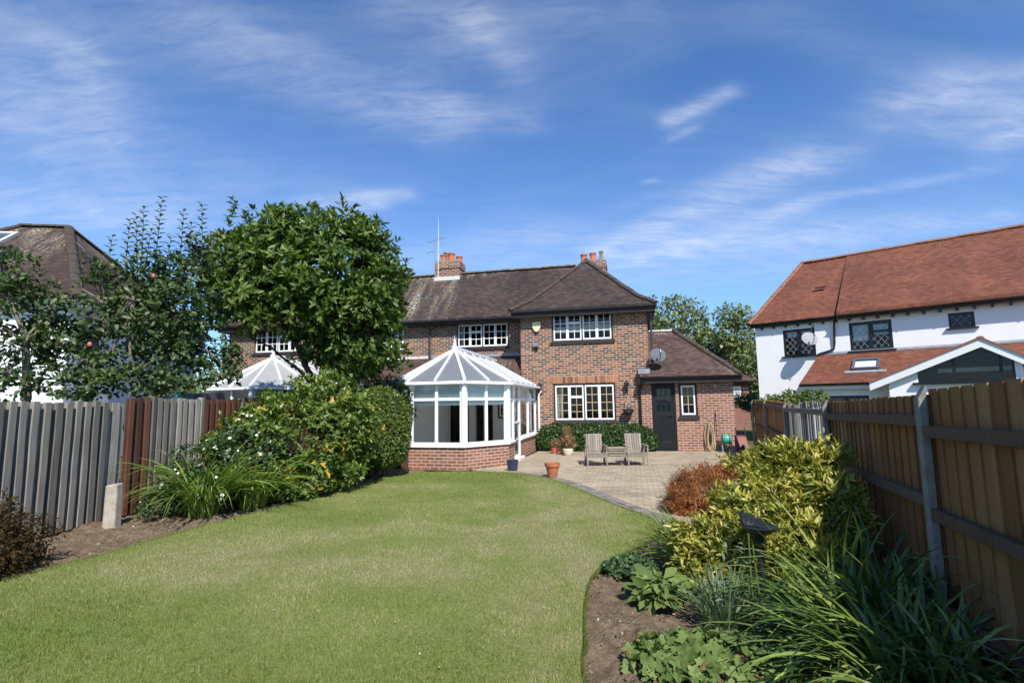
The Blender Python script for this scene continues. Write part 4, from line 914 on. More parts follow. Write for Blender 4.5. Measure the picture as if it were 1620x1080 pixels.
    gw.face([(4.45, y, 0), (7.45, y, 0), (7.45, y, 1.97), (4.45, y, 1.97)]); gw.face([(4.45, y, 1.97), (5.18, y, 1.97), (5.18, y, zt(5.18)-.16), (4.45, y, zt(4.45)-.16)])
    gw.face([(7.3, y, 1.97), (7.45, y, 1.97), (7.45, y, zt(7.45)-.14), (7.3, y, zt(7.3)-.14)]); gw.face([(7.45, y, 0), (7.45, 0, 0), (7.45, 0, zt(7.45)-.1), (7.45, y, zt(7.45)-.1)]); gw.face([(4.45, y, 0), (4.45, -1.3, 0), (4.45, -1.3, 2.05), (4.45, y, 2.05)]); gw.build('garden_room_wall', 'render', r_)
    roofslab(r_, [[(lx, gy, lz), (ax_, gy, az_), (ax_, -.02, az_), (lx, -.02, lz)], [(ax_, gy, az_), (rx, gy, rzz), (rx, -.02, rzz), (ax_, -.02, az_)]], 'tile_white', name='garden_room_roof')
    ridgeline(r_, (ax_, gy+.02, az_+.03), (ax_, -.1, az_+.03), 'ridge_w', .1, .33)
    bb = MB()
    for (xa, xb) in ((lx-.02, ax_), (ax_, rx+.02)):
        bb.hexa([(xa, gy-.04, zt(xa)-.24), (xb, gy-.04, zt(xb)-.24), (xb, gy, zt(xb)-.24), (xa, gy, zt(xa)-.24), (xa, gy-.04, zt(xa)-.01), (xb, gy-.04, zt(xb)-.01), (xb, gy, zt(xb)-.01), (xa, gy, zt(xa)-.01)])
    bb.build('bargeboard', 'white', r_)
    vg = MB()
    for (xa, xb) in ((lx-.03, ax_), (ax_, rx+.03)): vg.bar((xa, gy-.03, zt(xa)+.02), (xb, gy-.03, zt(xb)+.02), .09, .05)
    vg.build('verge_tiles', 'ridge_w', r_)
    wf = MB(); yy = y+.01
    def col_(xa, xb, za, zb_a, zb_b): wf.hexa([(xa, yy, za), (xb, yy, za), (xb, yy+.07, za), (xa, yy+.07, za), (xa, yy, zb_a), (xb, yy, zb_b), (xb, yy+.07, zb_b), (xa, yy+.07, zb_a)])
    Z = lambda x: zt(x)-.26
    col_(5.18, 7.3, 1.98, 2.05, 2.05); col_(5.98, 6.06, 2.051, Z(5.98), Z(6.06)); col_(6.98, 7.06, 2.051, Z(6.98), Z(7.06)); col_(7.24, 7.30, 2.051, Z(7.24), Z(7.30))
    for (xa, xb) in ((5.18, ax_), (ax_, 7.3)): wf.hexa([(xa, yy, Z(xa)-.0), (xb, yy, Z(xb)-.0), (xb, yy+.07, Z(xb)), (xa, yy+.07, Z(xa)), (xa, yy, Z(xa)+.08), (xb, yy, Z(xb)+.08), (xb, yy+.07, Z(xb)+.08), (xa, yy+.07, Z(xa)+.08)])
    wo = wf.build('window', 'black', r_); gl = MB(); gl.face([(5.2, yy+.03, 2.0), (7.28, yy+.03, 2.0), (7.28, yy+.03, Z(7.28)), (ax_, yy+.03, Z(ax_)+.03), (5.2, yy+.03, Z(5.2))]); gl.build('pane', 'glass', wo)
    rm = MB(); rm.box(5.6, 7.3, -1.2, -1.1, 0, 2.4); rm.build('inner_wall', 'plaster', r_)
    si = MB(); si.box(5.05, 7.4, gy+.0, gy+.119, 1.91, 1.975); si.build('sill', 'black', wo)
    return r_
white_house()
# ================================================================== THE HOUSE ON THE LEFT
def left_house():
    r_ = root('white_walled_house', (-12.5, 15.0, 0), R(8.6), 'white rendered house with steep brown hipped roof and a roof window beyond the left fence', 'house')

    w = MB(); openwall(w, 0, 'y', -7, 0, 0, 4.7, [(-4.2, -2.9, 3.2, 4.2)]); openwall(w, 0, 'x', 0, 8.2, 0, 4.7, [(3.3, 4.0, 3.5, 4.4)], t=-.28); w.build('wall', 'render_left', r_)
    lattice(r_, XF((0, 0, 0)), -4.2, -2.9, 3.2, 4.2); lattice(r_, XF((0, 0, R(90))), 3.3, 4.0, 3.5, 4.4)
    e = 4.62; A, B, Cc, D = (-7.4, -.4, e), (.4, -.4, e), (.4, 8.6, e), (-7.4, 8.6, e); P, Q = (-2.75, 4.1, 8.02), (-4.3, 4.1, 8.02)
    rf = roofslab(r_, [[A, B, P, Q], [B, Cc, P], [Cc, D, Q, P], [D, A, Q]], 'tile_left')
    U3 = Vector((0, 0, .04))
    ridgeline(rf, Vector(B)+U3, Vector(P)+U3, r_=.14, name='hip_tiles'); ridgeline(rf, Vector(Q)+U3, Vector(P)+U3, r_=.13); ridgeline(rf, Vector(P)+U3, Vector(Cc)+U3, r_=.12, name='hip_tiles'); ridgeline(rf, Vector(A)+U3, Vector(Q)+U3, r_=.12, name='hip_tiles')
    fs = MB(); fs.box(-7.3, .36, -.36, -.33, e-.2, e-.04); fs.box(.33, .36, -.32, 8.5, e-.2, e-.04); fs.box(-7.3, .32, -.32, -.01, e-.2, e-.18); fs.box(.01, .32, 0, 8.5, e-.2, e-.18); fs.build('fascia', 'white', r_)
    gutter(r_, (-7.4, -.46, e-.02), (.45, -.46, e-.02), 'black'); gutter(r_, (.46, -.4, e-.02), (.46, 8.6, e-.02), 'black')
    k = (8.02-e)/4.5; F_ = lambda x, y, o: (x, y-o*.6, e+k*(y+.4)+o*.8)
    x0, x1, y0, y1 = -4.9, -3.85, 2.7, 3.45; m = MB()
    for (xa, xb, ya, yb) in ((x0, x1, y0, y0+.1), (x0, x1, y1-.1, y1), (x0, x0+.1, y0+.1, y1-.1), (x1-.1, x1, y0+.1, y1-.1)):
        m.hexa([F_(xa, ya, 0), F_(xb, ya, 0), F_(xb, yb, 0), F_(xa, yb, 0), F_(xa, ya, .1), F_(xb, ya, .1), F_(xb, yb, .1), F_(xa, yb, .1)])
    ro = m.build('roof_window', 'mortar', r_); g = MB(); g.face([F_(x0+.08, y0+.08, .07), F_(x1-.08, y0+.08, .07), F_(x1-.08, y1-.08, .07), F_(x0+.08, y1-.08, .07)]); g.build('pane', 'glass', ro)
    bk = MB(); bk.face([F_(x0+.05, y0+.05, .015), F_(x1-.05, y0+.05, .015), F_(x1-.05, y1-.05, .015), F_(x0+.05, y1-.05, .015)]); bk.build('reveal', 'slate', ro)
    cw = MB(); cw.box(-3.1, -3.05, -.12, -.02, 0, 4.3); cw.build('downpipe', 'black', r_)
left_house()
# small brick house far behind the extension
def far_house():
    r_ = root('brick_bungalow', (10.2, 30.5, -.4), R(-8), 'small red brick house with brown hipped roof and one white window far behind the extension', 'house')
    w = MB(); w.box(-1.6, 3.0, 0, 5, 0, 3.05); w.build('wall', 'brick_far', r_)
    rf = roofslab(r_, [[(-2, -.35, 3.05), (3.4, -.35, 3.05), (1.4, 2.4, 4.5), (-.5, 2.4, 4.5)], [(3.4, -.35, 3.05), (3.4, 5.4, 3.05), (1.4, 2.4, 4.5)]], 'tile_ext')
    f = MB(); f.box(2.15, 2.55, -.04, .0, 2.1, 2.75); wo = f.build('window', 'white', r_); g = MB(); g.face([(2.2, -.045, 2.15), (2.5, -.045, 2.15), (2.5, -.045, 2.7), (2.2, -.045, 2.7)]); g.build('pane', 'glass', wo)
    gutter(r_, (-2, -.4, 3.0), (3.4, -.4, 3.0), 'black')
far_house()

# ================================================================== FENCES
def FX(Y_): return 1.385+.35*Y_
def right_fence():
    r_ = root('board_fence', (FX(3.33), 3.33, 0), 0, 'tall boarded timber fence with concrete posts running down the right side of the garden', 'fence')
    o = Vector((FX(3.33), 3.33, 0)); dr = Vector((.33, .944, 0)).normalized(); out = Vector((dr.y, -dr.x, 0))
    posts = [.1, 3.45, 6.2, 9.2, 12.1, 15.2]; tops = [1.63, 1.56, 1.48, 1.47, 1.53, 1.53]
    zero = Vector((0, 0, 0))
    def P(Y_, off=0, z=0): return Vector((FX(Y_), Y_, z))-o+out*off
    for i, Y_ in enumerate(posts):
        t = tops[i]+.03; c = P(Y_); w_ = .05; m = MB(); w_ = .04; q = [c-dr*w_-out*.022, c+dr*w_-out*.022, c+dr*w_+out*.03, c-dr*w_+out*.03]
        a = [Vector((p.x, p.y, -.1)) for p in q]; hb = [t-.09, t-.09, t, t]; b_ = [Vector((p.x, p.y, h)) for p, h in zip(q, hb)]
        m.hexa(a+b_); m.build('post', 'conc', r_, bevel=.008)
    for i in range(len(posts)-1):
        y0, y1 = posts[i]-.01, posts[i+1]-.01; t0, t1 = tops[i], tops[i+1]
        if i == 1: t0 = 1.53
        b_ = MB(); L = (y1-y0); n = int(L/.944/.15)
        old = (i == 2)
        for k in range(n):
            if old and random.random() < .0: continue
            ya, yb = y0+L*k/n, y0+L*(k+1)/n; gap = .0 if not old else random.choice([.01, .03, .05, .02]); j = random.uniform(-.005, .005) if not old else random.uniform(-.04, .03)
            tt = t0+(t1-t0)*k/n+j; a0_, a1_ = .04, .053
            p = [P(ya, a0_), P(yb+(.012 if not old else -gap), a0_+.012), P(yb+(.012 if not old else -gap), a1_+.012), P(ya, a1_)]
            b_.hexa([Vector((q.x, q.y, .02)) for q in p]+[Vector((q.x, q.y, tt)) for q in p])
        b_.build('boards', ('fence_new', 'fence_new', 'grey_old', 'fence_far', 'fence_far')[i], r_)
        for z in (.32, .86, 1.36):
            rl = MB(); a, c = P(y0+.045, .008, z), P(y1-.035, .008, z+(t1-t0)*.9); rl.bar(a, c, .05, .07); rl.build('rail', 'rail' if not old else 'grey_old', r_, bevel=.004)
        gb = MB(); a, c = P(y0+.07, .02, .08), P(y1-.06, .02, .08); gb.bar(a, c, .03, .16); gb.build('gravel_board', 'rail', r_)
right_fence()
def left_fence():
    def panel(root_o, o, p, q, h, m, pitch=.155, step=.05, top=0, cap=False):
        p = Vector((*p, 0))-o; q = Vector((*q, 0))-o; d = (q-p); L = d.length; d.normalize(); nrm_ = Vector((d.y, -d.x, 0)); b_ = MB(); n = max(1, round(L/pitch))
        for k in range(n):
            a, c = p+d*(L*k/n), p+d*(L*(k+1)/n); j = random.uniform(-.012, .012); lean = d*random.uniform(-.012, .012)
            b_.hexa([a-nrm_*.014, a+nrm_*.0, c+nrm_*.0, c-nrm_*.014]+[x+Vector((0, 0, h-.01+j)) for x in (a-nrm_*.014, a+nrm_*.0, c+nrm_*.0, c-nrm_*.014)])
            m0 = a+d*(pitch*random.uniform(.20, .27)); m1 = m0+d*(pitch*random.uniform(.48, .56)); t1, t2 = step, step+random.uniform(.0, .007); z3 = 3; prev = None
            pts_ = [(m0+nrm_*.001, m0+nrm_*t1, m1+nrm_*t2, m1+nrm_*.001)]
            for qq in range(1, 5): w3 = d*random.uniform(-.006, .006)+lean*qq/4+nrm_*random.uniform(0, .004); pts_.append(tuple(x+w3+Vector((0, 0, (h+j)*qq/4)) for x in pts_[0]))
            for A_, B_ in zip(pts_, pts_[1:]): rr = b_.r[-1]; b_.hexa(list(A_)+list(B_)); b_.r[-6:] = [rr]*6
        b_.build('boards', m, root_o)
        if cap: c_ = MB(); c_.bar(p+Vector((0, 0, h+.02)), q+Vector((0, 0, h+.02)), .05, .035); c_.build('capping', m, root_o)
        for z in (.4, 1.25): rl = MB(); rl.bar(p-nrm_*.04+Vector((0, 0, z)), q-nrm_*.04+Vector((0, 0, z)), .05, .07); rl.build('rail', m, root_o)
    def post(root_o, o, p, h, m, w_=.05): c = Vector((*p, 0))-o; b_ = MB(); b_.box(c.x-w_, c.x+w_, c.y-w_, c.y+w_, -.05, h); b_.build('post', m, root_o, bevel=.006)
    o = Vector((-5.72, 7.7, 0)); a = root('board_fence', o, 0, 'grey weathered fence of overlapping vertical boards at the left edge, nearest the camera', 'fence')
    panel(a, o, (-5.88, 1.2), (-5.80, 4.2), 1.62, 'grey_old'); panel(a, o, (-5.80, 4.26), (-5.72, 7.62), 1.62, 'grey_old')
    o = Vector((-5.66, 7.72, 0)); b_ = root('board_fence', o, 0, 'patchy fence of red brown and grey boards behind the white flowering shrub', 'fence')
    panel(b_, o, (-5.72, 7.64), (-5.68, 7.90), 1.61, 'grey_old', pitch=.2, step=.02)
    dr = Vector((.22, .975)); st = Vector((-5.67, 7.93))
    s_ = 0
    for (l_, h, m) in ((.42, 1.69, 'brown_old'), (.88, 1.68, 'grey_old'), (.9, 1.67, 'brown_old'), (1.85, 1.67, 'brown_old'), (1.85, 1.64, 'brown_old'), (1.85, 1.62, 'grey_old'), (1.85, 1.62, 'brown_old'), (1.5, 1.62, 'brown_old')):
        p, e_ = st+dr*s_, st+dr*(s_+l_); panel(b_, o, p, e_, h, m, pitch=.125, step=.035, cap=l_ > 1.5); post(b_, o, e_+dr*.03, h+.02, 'grey_old', .04); s_ += l_+.07
    o = Vector((-5.27, 7.25, 0)); c = MB(); c.hexa([(-.085, -.07, -.05), (.085, -.07, -.05), (.085, .07, -.05), (-.085, .07, -.05), (-.075, -.065, .53), (.08, -.065, .545), (.075, .065, .55), (-.075, .065, .53)])
    s = c.build('concrete_stub', 'concpale', None, bevel=.02); s.location = o; tag(s, 'short broken concrete post stub standing in the soil by the left fence', 'post stub')
left_fence()

# ================================================================== THINGS ON THE HOUSE
def place(name, label, cat, u, y, z, rz=0, group=None):
    r_ = root(name, hw(u, y, z), HZ+rz, label, cat, group); return r_
def single(mb, name, m, loc, rz, label, cat, smooth=False, bevel=0, group=None):
    o = mb.build(name, m, None, smooth, bevel); o.location = loc; o.rotation_euler = (0, 0, rz); return tag(o, label, cat, group)
a = place('alarm_box', 'cream burglar alarm box high on the brick wall beside the upper window', 'alarm box', 4.17, -1.0, 4.06)
m = MB(); m.prism([(-.13, .16), (.13, .16), (.14, .02), (.09, -.10), (.03, -.16), (-.03, -.16), (-.09, -.10), (-.14, .02)], 'y', -.09, -.002); m.build('cover', 'cream_al', a, bevel=.015); m = MB(); m.prism([(-.05, -.165), (.05, -.165), (.035, -.20), (-.035, -.20)], 'y', -.08, -.01); m.build('lens', 'black', a)
a = place('security_light', 'small grey security light under the alarm box', 'security light', 4.14, -1.0, 3.42)
m = MB(); m.hexa([(-.09, -.14, -.02), (.09, -.14, -.02), (.09, -.04, -.05), (-.09, -.04, -.05), (-.09, -.16, .07), (.09, -.16, .07), (.09, -.04, .10), (-.09, -.04, .10)]); m.build('lamp_head', 'metal', a, bevel=.01); m = MB(); m.box(-.05, .05, -.06, -.002, -.15, -.06); m.build('sensor', 'black', a, bevel=.01)
def lantern(u, lab):
    a = place('wall_lantern', lab, 'wall lamp', u, -1.0, 1.95, group='black lanterns on the brick wall')
    m = MB(); m.box(-.05, .05, -.02, -.002, -.14, .10); m.tube([(0, -.02, .02), (0, -.08, -.06), (0, -.14, -.04), (0, -.14, .0)], .012); m.build('bracket', 'iron', a)
    m = MB(); m.lathe([(.03, .0), (.05, .01), (.075, .16), (.095, .17), (.05, .23), (.015, .25), (.012, .29)], (0, -.14, 0), 6); m.build('lantern_head', 'iron', a)
    m = MB(); m.lathe([(.035, .02), (.06, .15)], (0, -.14, 0), 6); m.build('lamp_glass', 'dish', a)
lantern(4.25, 'black wall lantern between the conservatory downpipe and lower window'); lantern(7.03, 'black wall lantern right of the lower window above the hanging basket')
a = place('hanging_basket', 'round dark hanging basket with dried moss below the right wall lantern', 'hanging basket', 7.05, -1.0, 1.28)
m = MB(); m.lathe([(.03, -.17), (.10, -.14), (.16, -.06), (.18, .02), (.15, .04)], (0, -.2, 0), 16); m.build('basket', 'iron', a, True)
m = MB(); [m.tube([(math.cos(k*2.1)*.17, -.2+math.sin(k*2.1)*.17, .02), (0, -.2, .42)], .005, 4) for k in range(3)]; m.tube([(0, -.002, .44), (0, -.22, .46), (0, -.2, .42)], .01, 5); m.build('chain', 'tan', a)
P_, O_ = lobes_pts([(0, -.2, .0, .16, .16, .08)], 160, .5); L_ = scatter(P_, O_, .06, .02); leaves('dried_plant', *L_, 'l_dry', a, simple=True)
def dish(base, rz, tilt, label, pole, dia=.5, dm='dish'):
    a = root('satellite_dish', base, rz, label, 'satellite dish')
    m = MB(); n = 24; rings = []
    for j in range(6):
        r_ = dia/2*j/5; rings.append([(math.cos(2*PI*k/n)*r_*1.0, -.02+.28*r_*r_/dia, math.sin(2*PI*k/n)*r_*.95) for k in range(n)])
    for j in range(5):
        for k in range(n): m.face([rings[j][k], rings[j][(k+1) % n], rings[j+1][(k+1) % n], rings[j+1][k]] if j else [rings[0][0], rings[1][(k+1) % n], rings[1][k]])
    d = m.build('reflector', dm, a, True, solid=.008); 
    h = MB(); h.tube([(0, 0, -dia*.45), (0, -dia*.35, -dia*.42), (0, -dia*.62, -dia*.12)], .012, 6); h.lathe([(.03, -.03), (.03, .05)], (0, -dia*.62, -dia*.1), 10); h.build('feed_arm', 'iron', a)
    for o in list(a.children): o.rotation_euler = (R(tilt), 0, 0)
    b_ = MB(); b_.tube(pole, .018, 8); b_.build('mast', 'iron', a)
    return a
dish(hw(8.03, -1.25, 2.98), HZ+R(12), -22, 'grey satellite dish by the corner of the brick house above the extension roof', [(0, .06, 0), (0, .14, -.15), (-.25, .2, -.2)], .50, 'dish_dark')
wd = WM @ Vector((2.02, -.5, 3.72)); dish(wd, WR+R(38), -24, 'pale satellite dish on an arm in front of the white house upper left window', [(0, .05, 0), (.1, .25, .25), (.45, .42, .62)], .56)
a = place('television_aerial', 'thin rod and yagi aerials strapped to the left chimney stack', 'aerial', -.42, 1.58, 6.62)
m = MB(); m.tube([(0, 0, 0), (0, 0, 1.72)], .015, 6); m.build('mast', 'metal', a)
m = MB(); m.tube([(-.32, 0, 1.50), (.38, 0, 1.66)], .009, 5)
for k in range(8): x = -.3+k*.09; m.tube([(x, -.16, 1.50+k*.022), (x, .16, 1.50+k*.022)], .004, 4)
m.tube([(-.36, 0, 1.05), (.02, 0, 1.16)], .009, 5)
for k in range(4): x = -.34+k*.09; m.tube([(x, -.14, 1.055+k*.025), (x, .14, 1.055+k*.025)], .004, 4)
m.build('antenna', 'metal', a); m = MB(); m.tube([(.14, 0, .0), (.15, 0, 1.5), (.15, 0, 2.5)], [.014, .011, .004], 5); m.build('whip_rod', 'upvc', a)

# ================================================================== THINGS ON THE PATIO
def pot(name, loc, prof, mt, label, cat, soil=True, group=None):
    a = root(name, loc, 0, label, cat, group); m = MB(); m.lathe(prof, n=28); m.build('pot_body', mt, a, True)
    r_ = prof[-1][0]; z = prof[-1][1]
    m = MB(); m.lathe([(r_*1.0, z-.02), (r_*.98, z), (.01, z+.008)], n=20); m.build('compost', 'soil', a); return a
gz = Vector((0, 0, .018))
g = G(875, 757); pot('flower_pot', (g.x, g.y+.13, .03), [(.085, 0), (.095, 0), (.135, .20), (.155, .205), (.16, .275), (.142, .275), (.13, .22)], 'terra', 'terracotta flower pot with thick rim standing on the kerb at the lawn edge', 'plant pot')
g = G(811, 746); a = pot('flower_pot', (g.x, g.y+.1, .02), [(.10, 0), (.112, 0), (.135, .21), (.145, .235), (.13, .24), (.12, .19)], 'blue', 'dark blue glazed pot standing against the conservatory brick wall', 'plant pot')
g = G(878, 718); p1 = pot('flower_pot', (g.x, g.y, .02), [(.075, 0), (.08, 0), (.11, .14), (.115, .165), (.10, .165), (.09, .13)], 'pinkpot', 'pink red plastic pot of brown leaves left of the cream pot', 'plant pot')
P_, O_ = lobes_pts([(0, 0, .30, .16, .14, .15)], 240, .8); leaves('foliage', *scatter(P_, O_, .07, .025), 'l_dry', p1, simple=True)
g = G(889, 719.5); pot('flower_pot', (g.x, g.y+.08, .02), [(.06, 0), (.065, 0), (.085, .10), (.09, .13), (.08, .13), (.07, .1)], 'terra', 'small terracotta pot between the pink pot and the cream pot', 'plant pot')
g = G(899, 721); p2 = pot('flower_pot', (g.x, g.y, .02), [(.09, 0), (.11, .01), (.155, .12), (.16, .19), (.15, .20), (.14, .16)], 'creampot', 'cream glazed pot with a tall withered brown plant', 'plant pot')
P_, O_ = lobes_pts([(0, 0, .42, .20, .18, .2), (-.03, 0, .68, .12, .12, .18), (.12, 0, .3, .16, .14, .1)], 520, .9); leaves('foliage', *scatter(P_, O_, .075, .022), 'l_dry', p2, simple=True)
m = MB(); [m.tube([(0, 0, .16), (random.uniform(-.12, .12), random.uniform(-.1, .1), random.uniform(.4, .8))], .005, 4) for _ in range(9)]; m.build('stems', 'stem_red', p2)
# double seat with a table in the middle
def bench():
    g0, g1 = G(930, 739), G(1026, 738); ctr = (g0+g1)/2; rz = math.atan2(g1.y-g0.y, g1.x-g0.x); L = (g1-g0).length; r_ = root('companion_seat', (ctr.x, ctr.y, .02), rz, 'silvered wooden double garden seat joined by a small table, on the patio', 'garden seat')
    h = L/2; sw = .46
    for sx in (-1, 1):
        x0, x1 = (-h, -h+sw) if sx < 0 else (h-sw, h)
        b_ = MB()
        for k in range(7): xa = x0+.03+(sw-.06)*k/7; b_.hexa([(xa, .46, .24), (xa+.048, .46, .24), (xa+.048, .48, .24), (xa, .48, .24), (xa, .66, .73), (xa+.048, .66, .73), (xa+.048, .68, .73), (xa, .68, .73)])
        b_.bar((x0+.02, .50, .30), (x1-.02, .50, .30), .03, .05); b_.bar((x0+.02, .68, .69), (x1-.02, .68, .69), .03, .06); b_.build('backrest', 'teak', r_)
        s_ = MB()
        for k in range(6): y = .03+k*.078; s_.box(x0+.02, x1-.02, y, y+.06, .29-.008*k, .31-.008*k)
        s_.box(x0+.02, x1-.02, .0, .022, .20, .285); s_.bar((x0+.03, .03, .27), (x0+.03, .5, .22), .03, .04); s_.bar((x1-.03, .03, .27), (x1-.03, .5, .22), .03, .04); s_.build('seat', 'teak', r_)
        for x in (x0, x1):
            a = MB(); a.box(x-.016, x+.016, .0, .035, 0, .45); a.build('leg', 'teak', r_, bevel=.004); a = MB(); a.bar((x, .48, 0), (x, .55, .45), .05, .05, (1, 0, 0)); a.build('leg', 'teak', r_, bevel=.004)
            a = MB(); a.box(x-.028, x+.028, -.02, .58, .452, .472); a.build('armrest', 'teak', r_, bevel=.004)
    t = MB(); a_, c_ = -h+sw+.04, h-sw-.04
    for k in range(5): y = .05+k*.09; t.box(a_-.01, c_+.01, y, y+.075, .40, .42)
    t.box(a_, c_, .06, .09, .35, .40); t.box(a_, c_, .46, .49, .35, .40); t.build('table_top', 'teak', r_)
    t = MB(); [t.box(a_, c_, .03+.08*q, .09+.08*q, .25, .27) for q in range(5)]; t.box(-h+.02, h-.02, .05, .08, .20, .248); t.build('stretcher', 'teak', r_)
bench()
# hose loops hung on the wall
a = place('garden_hose', 'long tan hose hanging in loops on the extension brick wall', 'hose', 9.42, -1.14, 0)
m = MB()
for k in range(7):
    w_ = random.uniform(.05, .13); lo = random.uniform(.03, .16); hi = .86+random.uniform(-.04, .06); x = random.uniform(-.03, .05); y = -.02-.02*k; pts = []
    for j in range(25): t = 2*PI*j/24; zz_ = lo+(hi-lo)*(.5+.5*math.cos(t)); pts.append((x+w_*math.sin(t)*(1.25-.8*(zz_/hi))+.01*math.sin(3*t+k), y+.01*math.sin(2*t), zz_))
    m.tube(pts, .013, 6)
m.tube([(.05, -.1, .03), (.15, -.15, .02), (.2, -.2, .02), (.08, -.22, .02), (.0, -.2, .02)], .013, 6); m.build('coil', 'hose', a, True); m = MB(); m.tube([(0, .03, .88), (0, -.14, .9), (0, -.17, .95)], .012, 6); m.build('hook', 'iron', a)
a = place('hose_reel', 'green plastic hose reel standing on the patio against the extension wall', 'hose reel', 9.86, -1.42, .02)
m = MB(); 
def xl(mb, prof, c, n=20):
    i0 = len(mb.v); mb.lathe(prof, (0, 0, 0), n)
    for i in range(i0, len(mb.v)): x, y, z = mb.v[i]; mb.v[i] = (c[0]+z, c[1]+x, c[2]+y)
xl(m, [(.05, -.10), (.17, -.10), (.17, -.085), (.07, -.08), (.07, .08), (.17, .085), (.17, .10), (.05, .10)], (0, 0, .38)); m.build('drum', 'green_pl', a, True)
m = MB(); xl(m, [(.13, -.07), (.145, -.03), (.145, .03), (.13, .07)], (0, 0, .38)); m.build('wound_hose', 'green_pl', a, True)
m = MB(); [m.tube([(sx*.13, -.16, 0), (sx*.13, 0, .40), (sx*.13, .14, 0)], .014, 6) for sx in (-1, 1)]; m.tube([(-.13, 0, .40), (-.13, .02, .62), (.13, .02, .62), (.13, 0, .40)], .014, 6); m.build('stand', 'metal', a, True)
a = place('wheelbarrow', 'dark red wheelbarrow tipped up against the corner of the extension', 'wheelbarrow', 10.05, -1.62, .02)
m = MB(); m.hexa([(.0, -.05, .02), (.42, -.05, .02), (.34, .12, .45), (.08, .12, .45), (.02, .10, .02), (.40, .10, .02), (.38, .24, .5), (.04, .24, .5)]); m.build('tray', 'barrow', a, bevel=.02)
m = MB(); m.tube([(.06, .0, .05), (.1, .28, .72)], .014, 6); m.tube([(.36, .0, .05), (.34, .28, .72)], .014, 6); m.build('handle', 'iron', a); m = MB(); xl(m, [(.03, -.03), (.11, -.03), (.12, 0), (.11, .03), (.03, .03)], (.21, -.08, .12), 16); m.build('wheel', 'black', a, True)
m = MB(); m.tube([(0, 0, .02), (.02, .22, 1.18)], .012, 6); m.bar((-.09, -.01, .05), (.09, -.01, .05), .02, .05); single(m, 'garden_fork', 'iron', hw(9.62, -1.34, 0.02), HZ, 'thin dark long handled tool leaning on the wall between hose and reel', 'garden tool')
m = MB(); m.bar((0, 0, 0), (-.02, .30, 1.35), .12, .03); m.v = [(x, y, max(z, 0)) for x, y, z in m.v]; single(m, 'timber_plank', 'grey_old', (6.52, 14.6, .02), R(-60), 'grey plank leaning on the far end of the right fence', 'plank')
def birdbath():
    b0 = G(1205, 905, 0); X_, Y_ = .440*4.15, 4.15
    a = root('bird_bath', (X_, Y_, 0), R(-18), 'black cast iron bird bath with a pierced leaf plate, in front of the golden shrub', 'bird bath')
    m = MB(); m.lathe([(.11, 0), (.12, .02), (.09, .05), (.04, .08), (.028, .14), (.036, .2), (.026, .3), (.032, .42), (.026, .5), (.045, .56), (.06, .585)], n=18); m.build('stem', 'iron', a, True)
    m = MB(); m.lathe([(.03, .575), (.09, .585), (.135, .61), (.148, .632), (.152, .64), (.145, .64), (.12, .622), (.02, .60)], n=28); m.build('bowl', 'iron', a, True)
    m = MB(); n = 9
    prof = [(-.14, .64), (-.155, .74), (-.12, .76), (-.09, .72), (-.05, .73), (-.02, .70), (.02, .70), (.05, .67), (.09, .665), (.11, .64)]
    m.prism(prof, 'y', .02, .034)
    for k in range(6): m.bar((-.13+k*.035, .018, .65), (-.145+k*.045, .018, .735-.013*k), .006, .008, (0, 1, 0))
    m.build('pierced_plate', 'iron', a, bevel=.004); a.scale = (.88, .88, .9)
birdbath()

# ================================================================== PLANTS
def plant(name, x, y, label, cat='shrub', group=None, z=0): return root(name, (x, y, z), 0, label, cat, group)
def rel(lobes, x, y): return [(a-x, b_-y, c_, d, e, f) for a, b_, c_, d, e, f in lobes]
# magnolia ---------------------------------------------------------------
mx, my = -3.55, 11.2
mag = plant('magnolia_tree', mx, my, 'broad magnolia tree with glossy leaves and leaning trunks, in front of the pale conservatory', 'tree')
ML = rel([(-4.35, 11.3, 4.35, 1.35, 1.3, 1.25), (-5.45, 11.2, 4.5, .85, 1.0, .95), (-3.35, 11.0, 4.35, .95, 1.1, 1.0), (-2.85, 10.9, 3.75, .72, .9, .85), (-4.9, 10.9, 4.9, .75, .8, .72), (-3.9, 11.1, 5.0, .8, .8, .68), (-5.4, 10.7, 3.7, .75, .8, .6), (-3.9, 10.4, 3.6, .9, .8, .65),
          (-2.95, 10.7, 2.95, .62, .8, .6), (-2.75, 11.0, 2.5, .36, .5, .36), (-3.35, 11.1, 2.6, .55, .6, .55), (-4.0, 11.2, 2.75, .5, .5, .45), (-5.85, 11.0, 3.95, .5, .7, .5), (-5.9, 11.1, 4.8, .42, .5, .55), (-3.2, 11.0, 4.85, .55, .6, .55)], mx, my)
P_, O_, T_ = tufts(ML, 520, .30, 9, .6, .6)
NM = len(P_)
extra = []
for (px, py) in [(498, 330), (540, 325), (563, 345), (590, 370), (560, 335), (470, 345), (440, 345), (385, 345), (370, 325), (400, 340), (615, 395), (628, 390), (520, 340)]:
    Yd = 11.0+random.uniform(-.5, .5); d = ray(px, py+14); t = Yd/d.y; b_ = V3(d.x*t-mx, Yd-my, d.z*t+CH)
    for k in range(5): extra.append(b_+V3(random.uniform(-.06, .06), random.uniform(-.06, .06), .02+.09*(k-1)))
P_ = np.concatenate([P_, np.array(extra)]); O_ = np.concatenate([O_, np.tile([0, 0, 1.], (len(extra), 1))])
q = whorl(P_, O_, 8, .135, .050, (.45, 1.3), jpos=.02); tt_ = np.concatenate([T_, np.full(len(P_)-NM, .4)]); leaves('crown', *q, 'l_magnolia', mag, droop=.14, rnd=np.clip(np.repeat(tt_, 8)*.45+RNG.random(len(q[0]))*.6, 0, 1))
m = MB(); tr = []
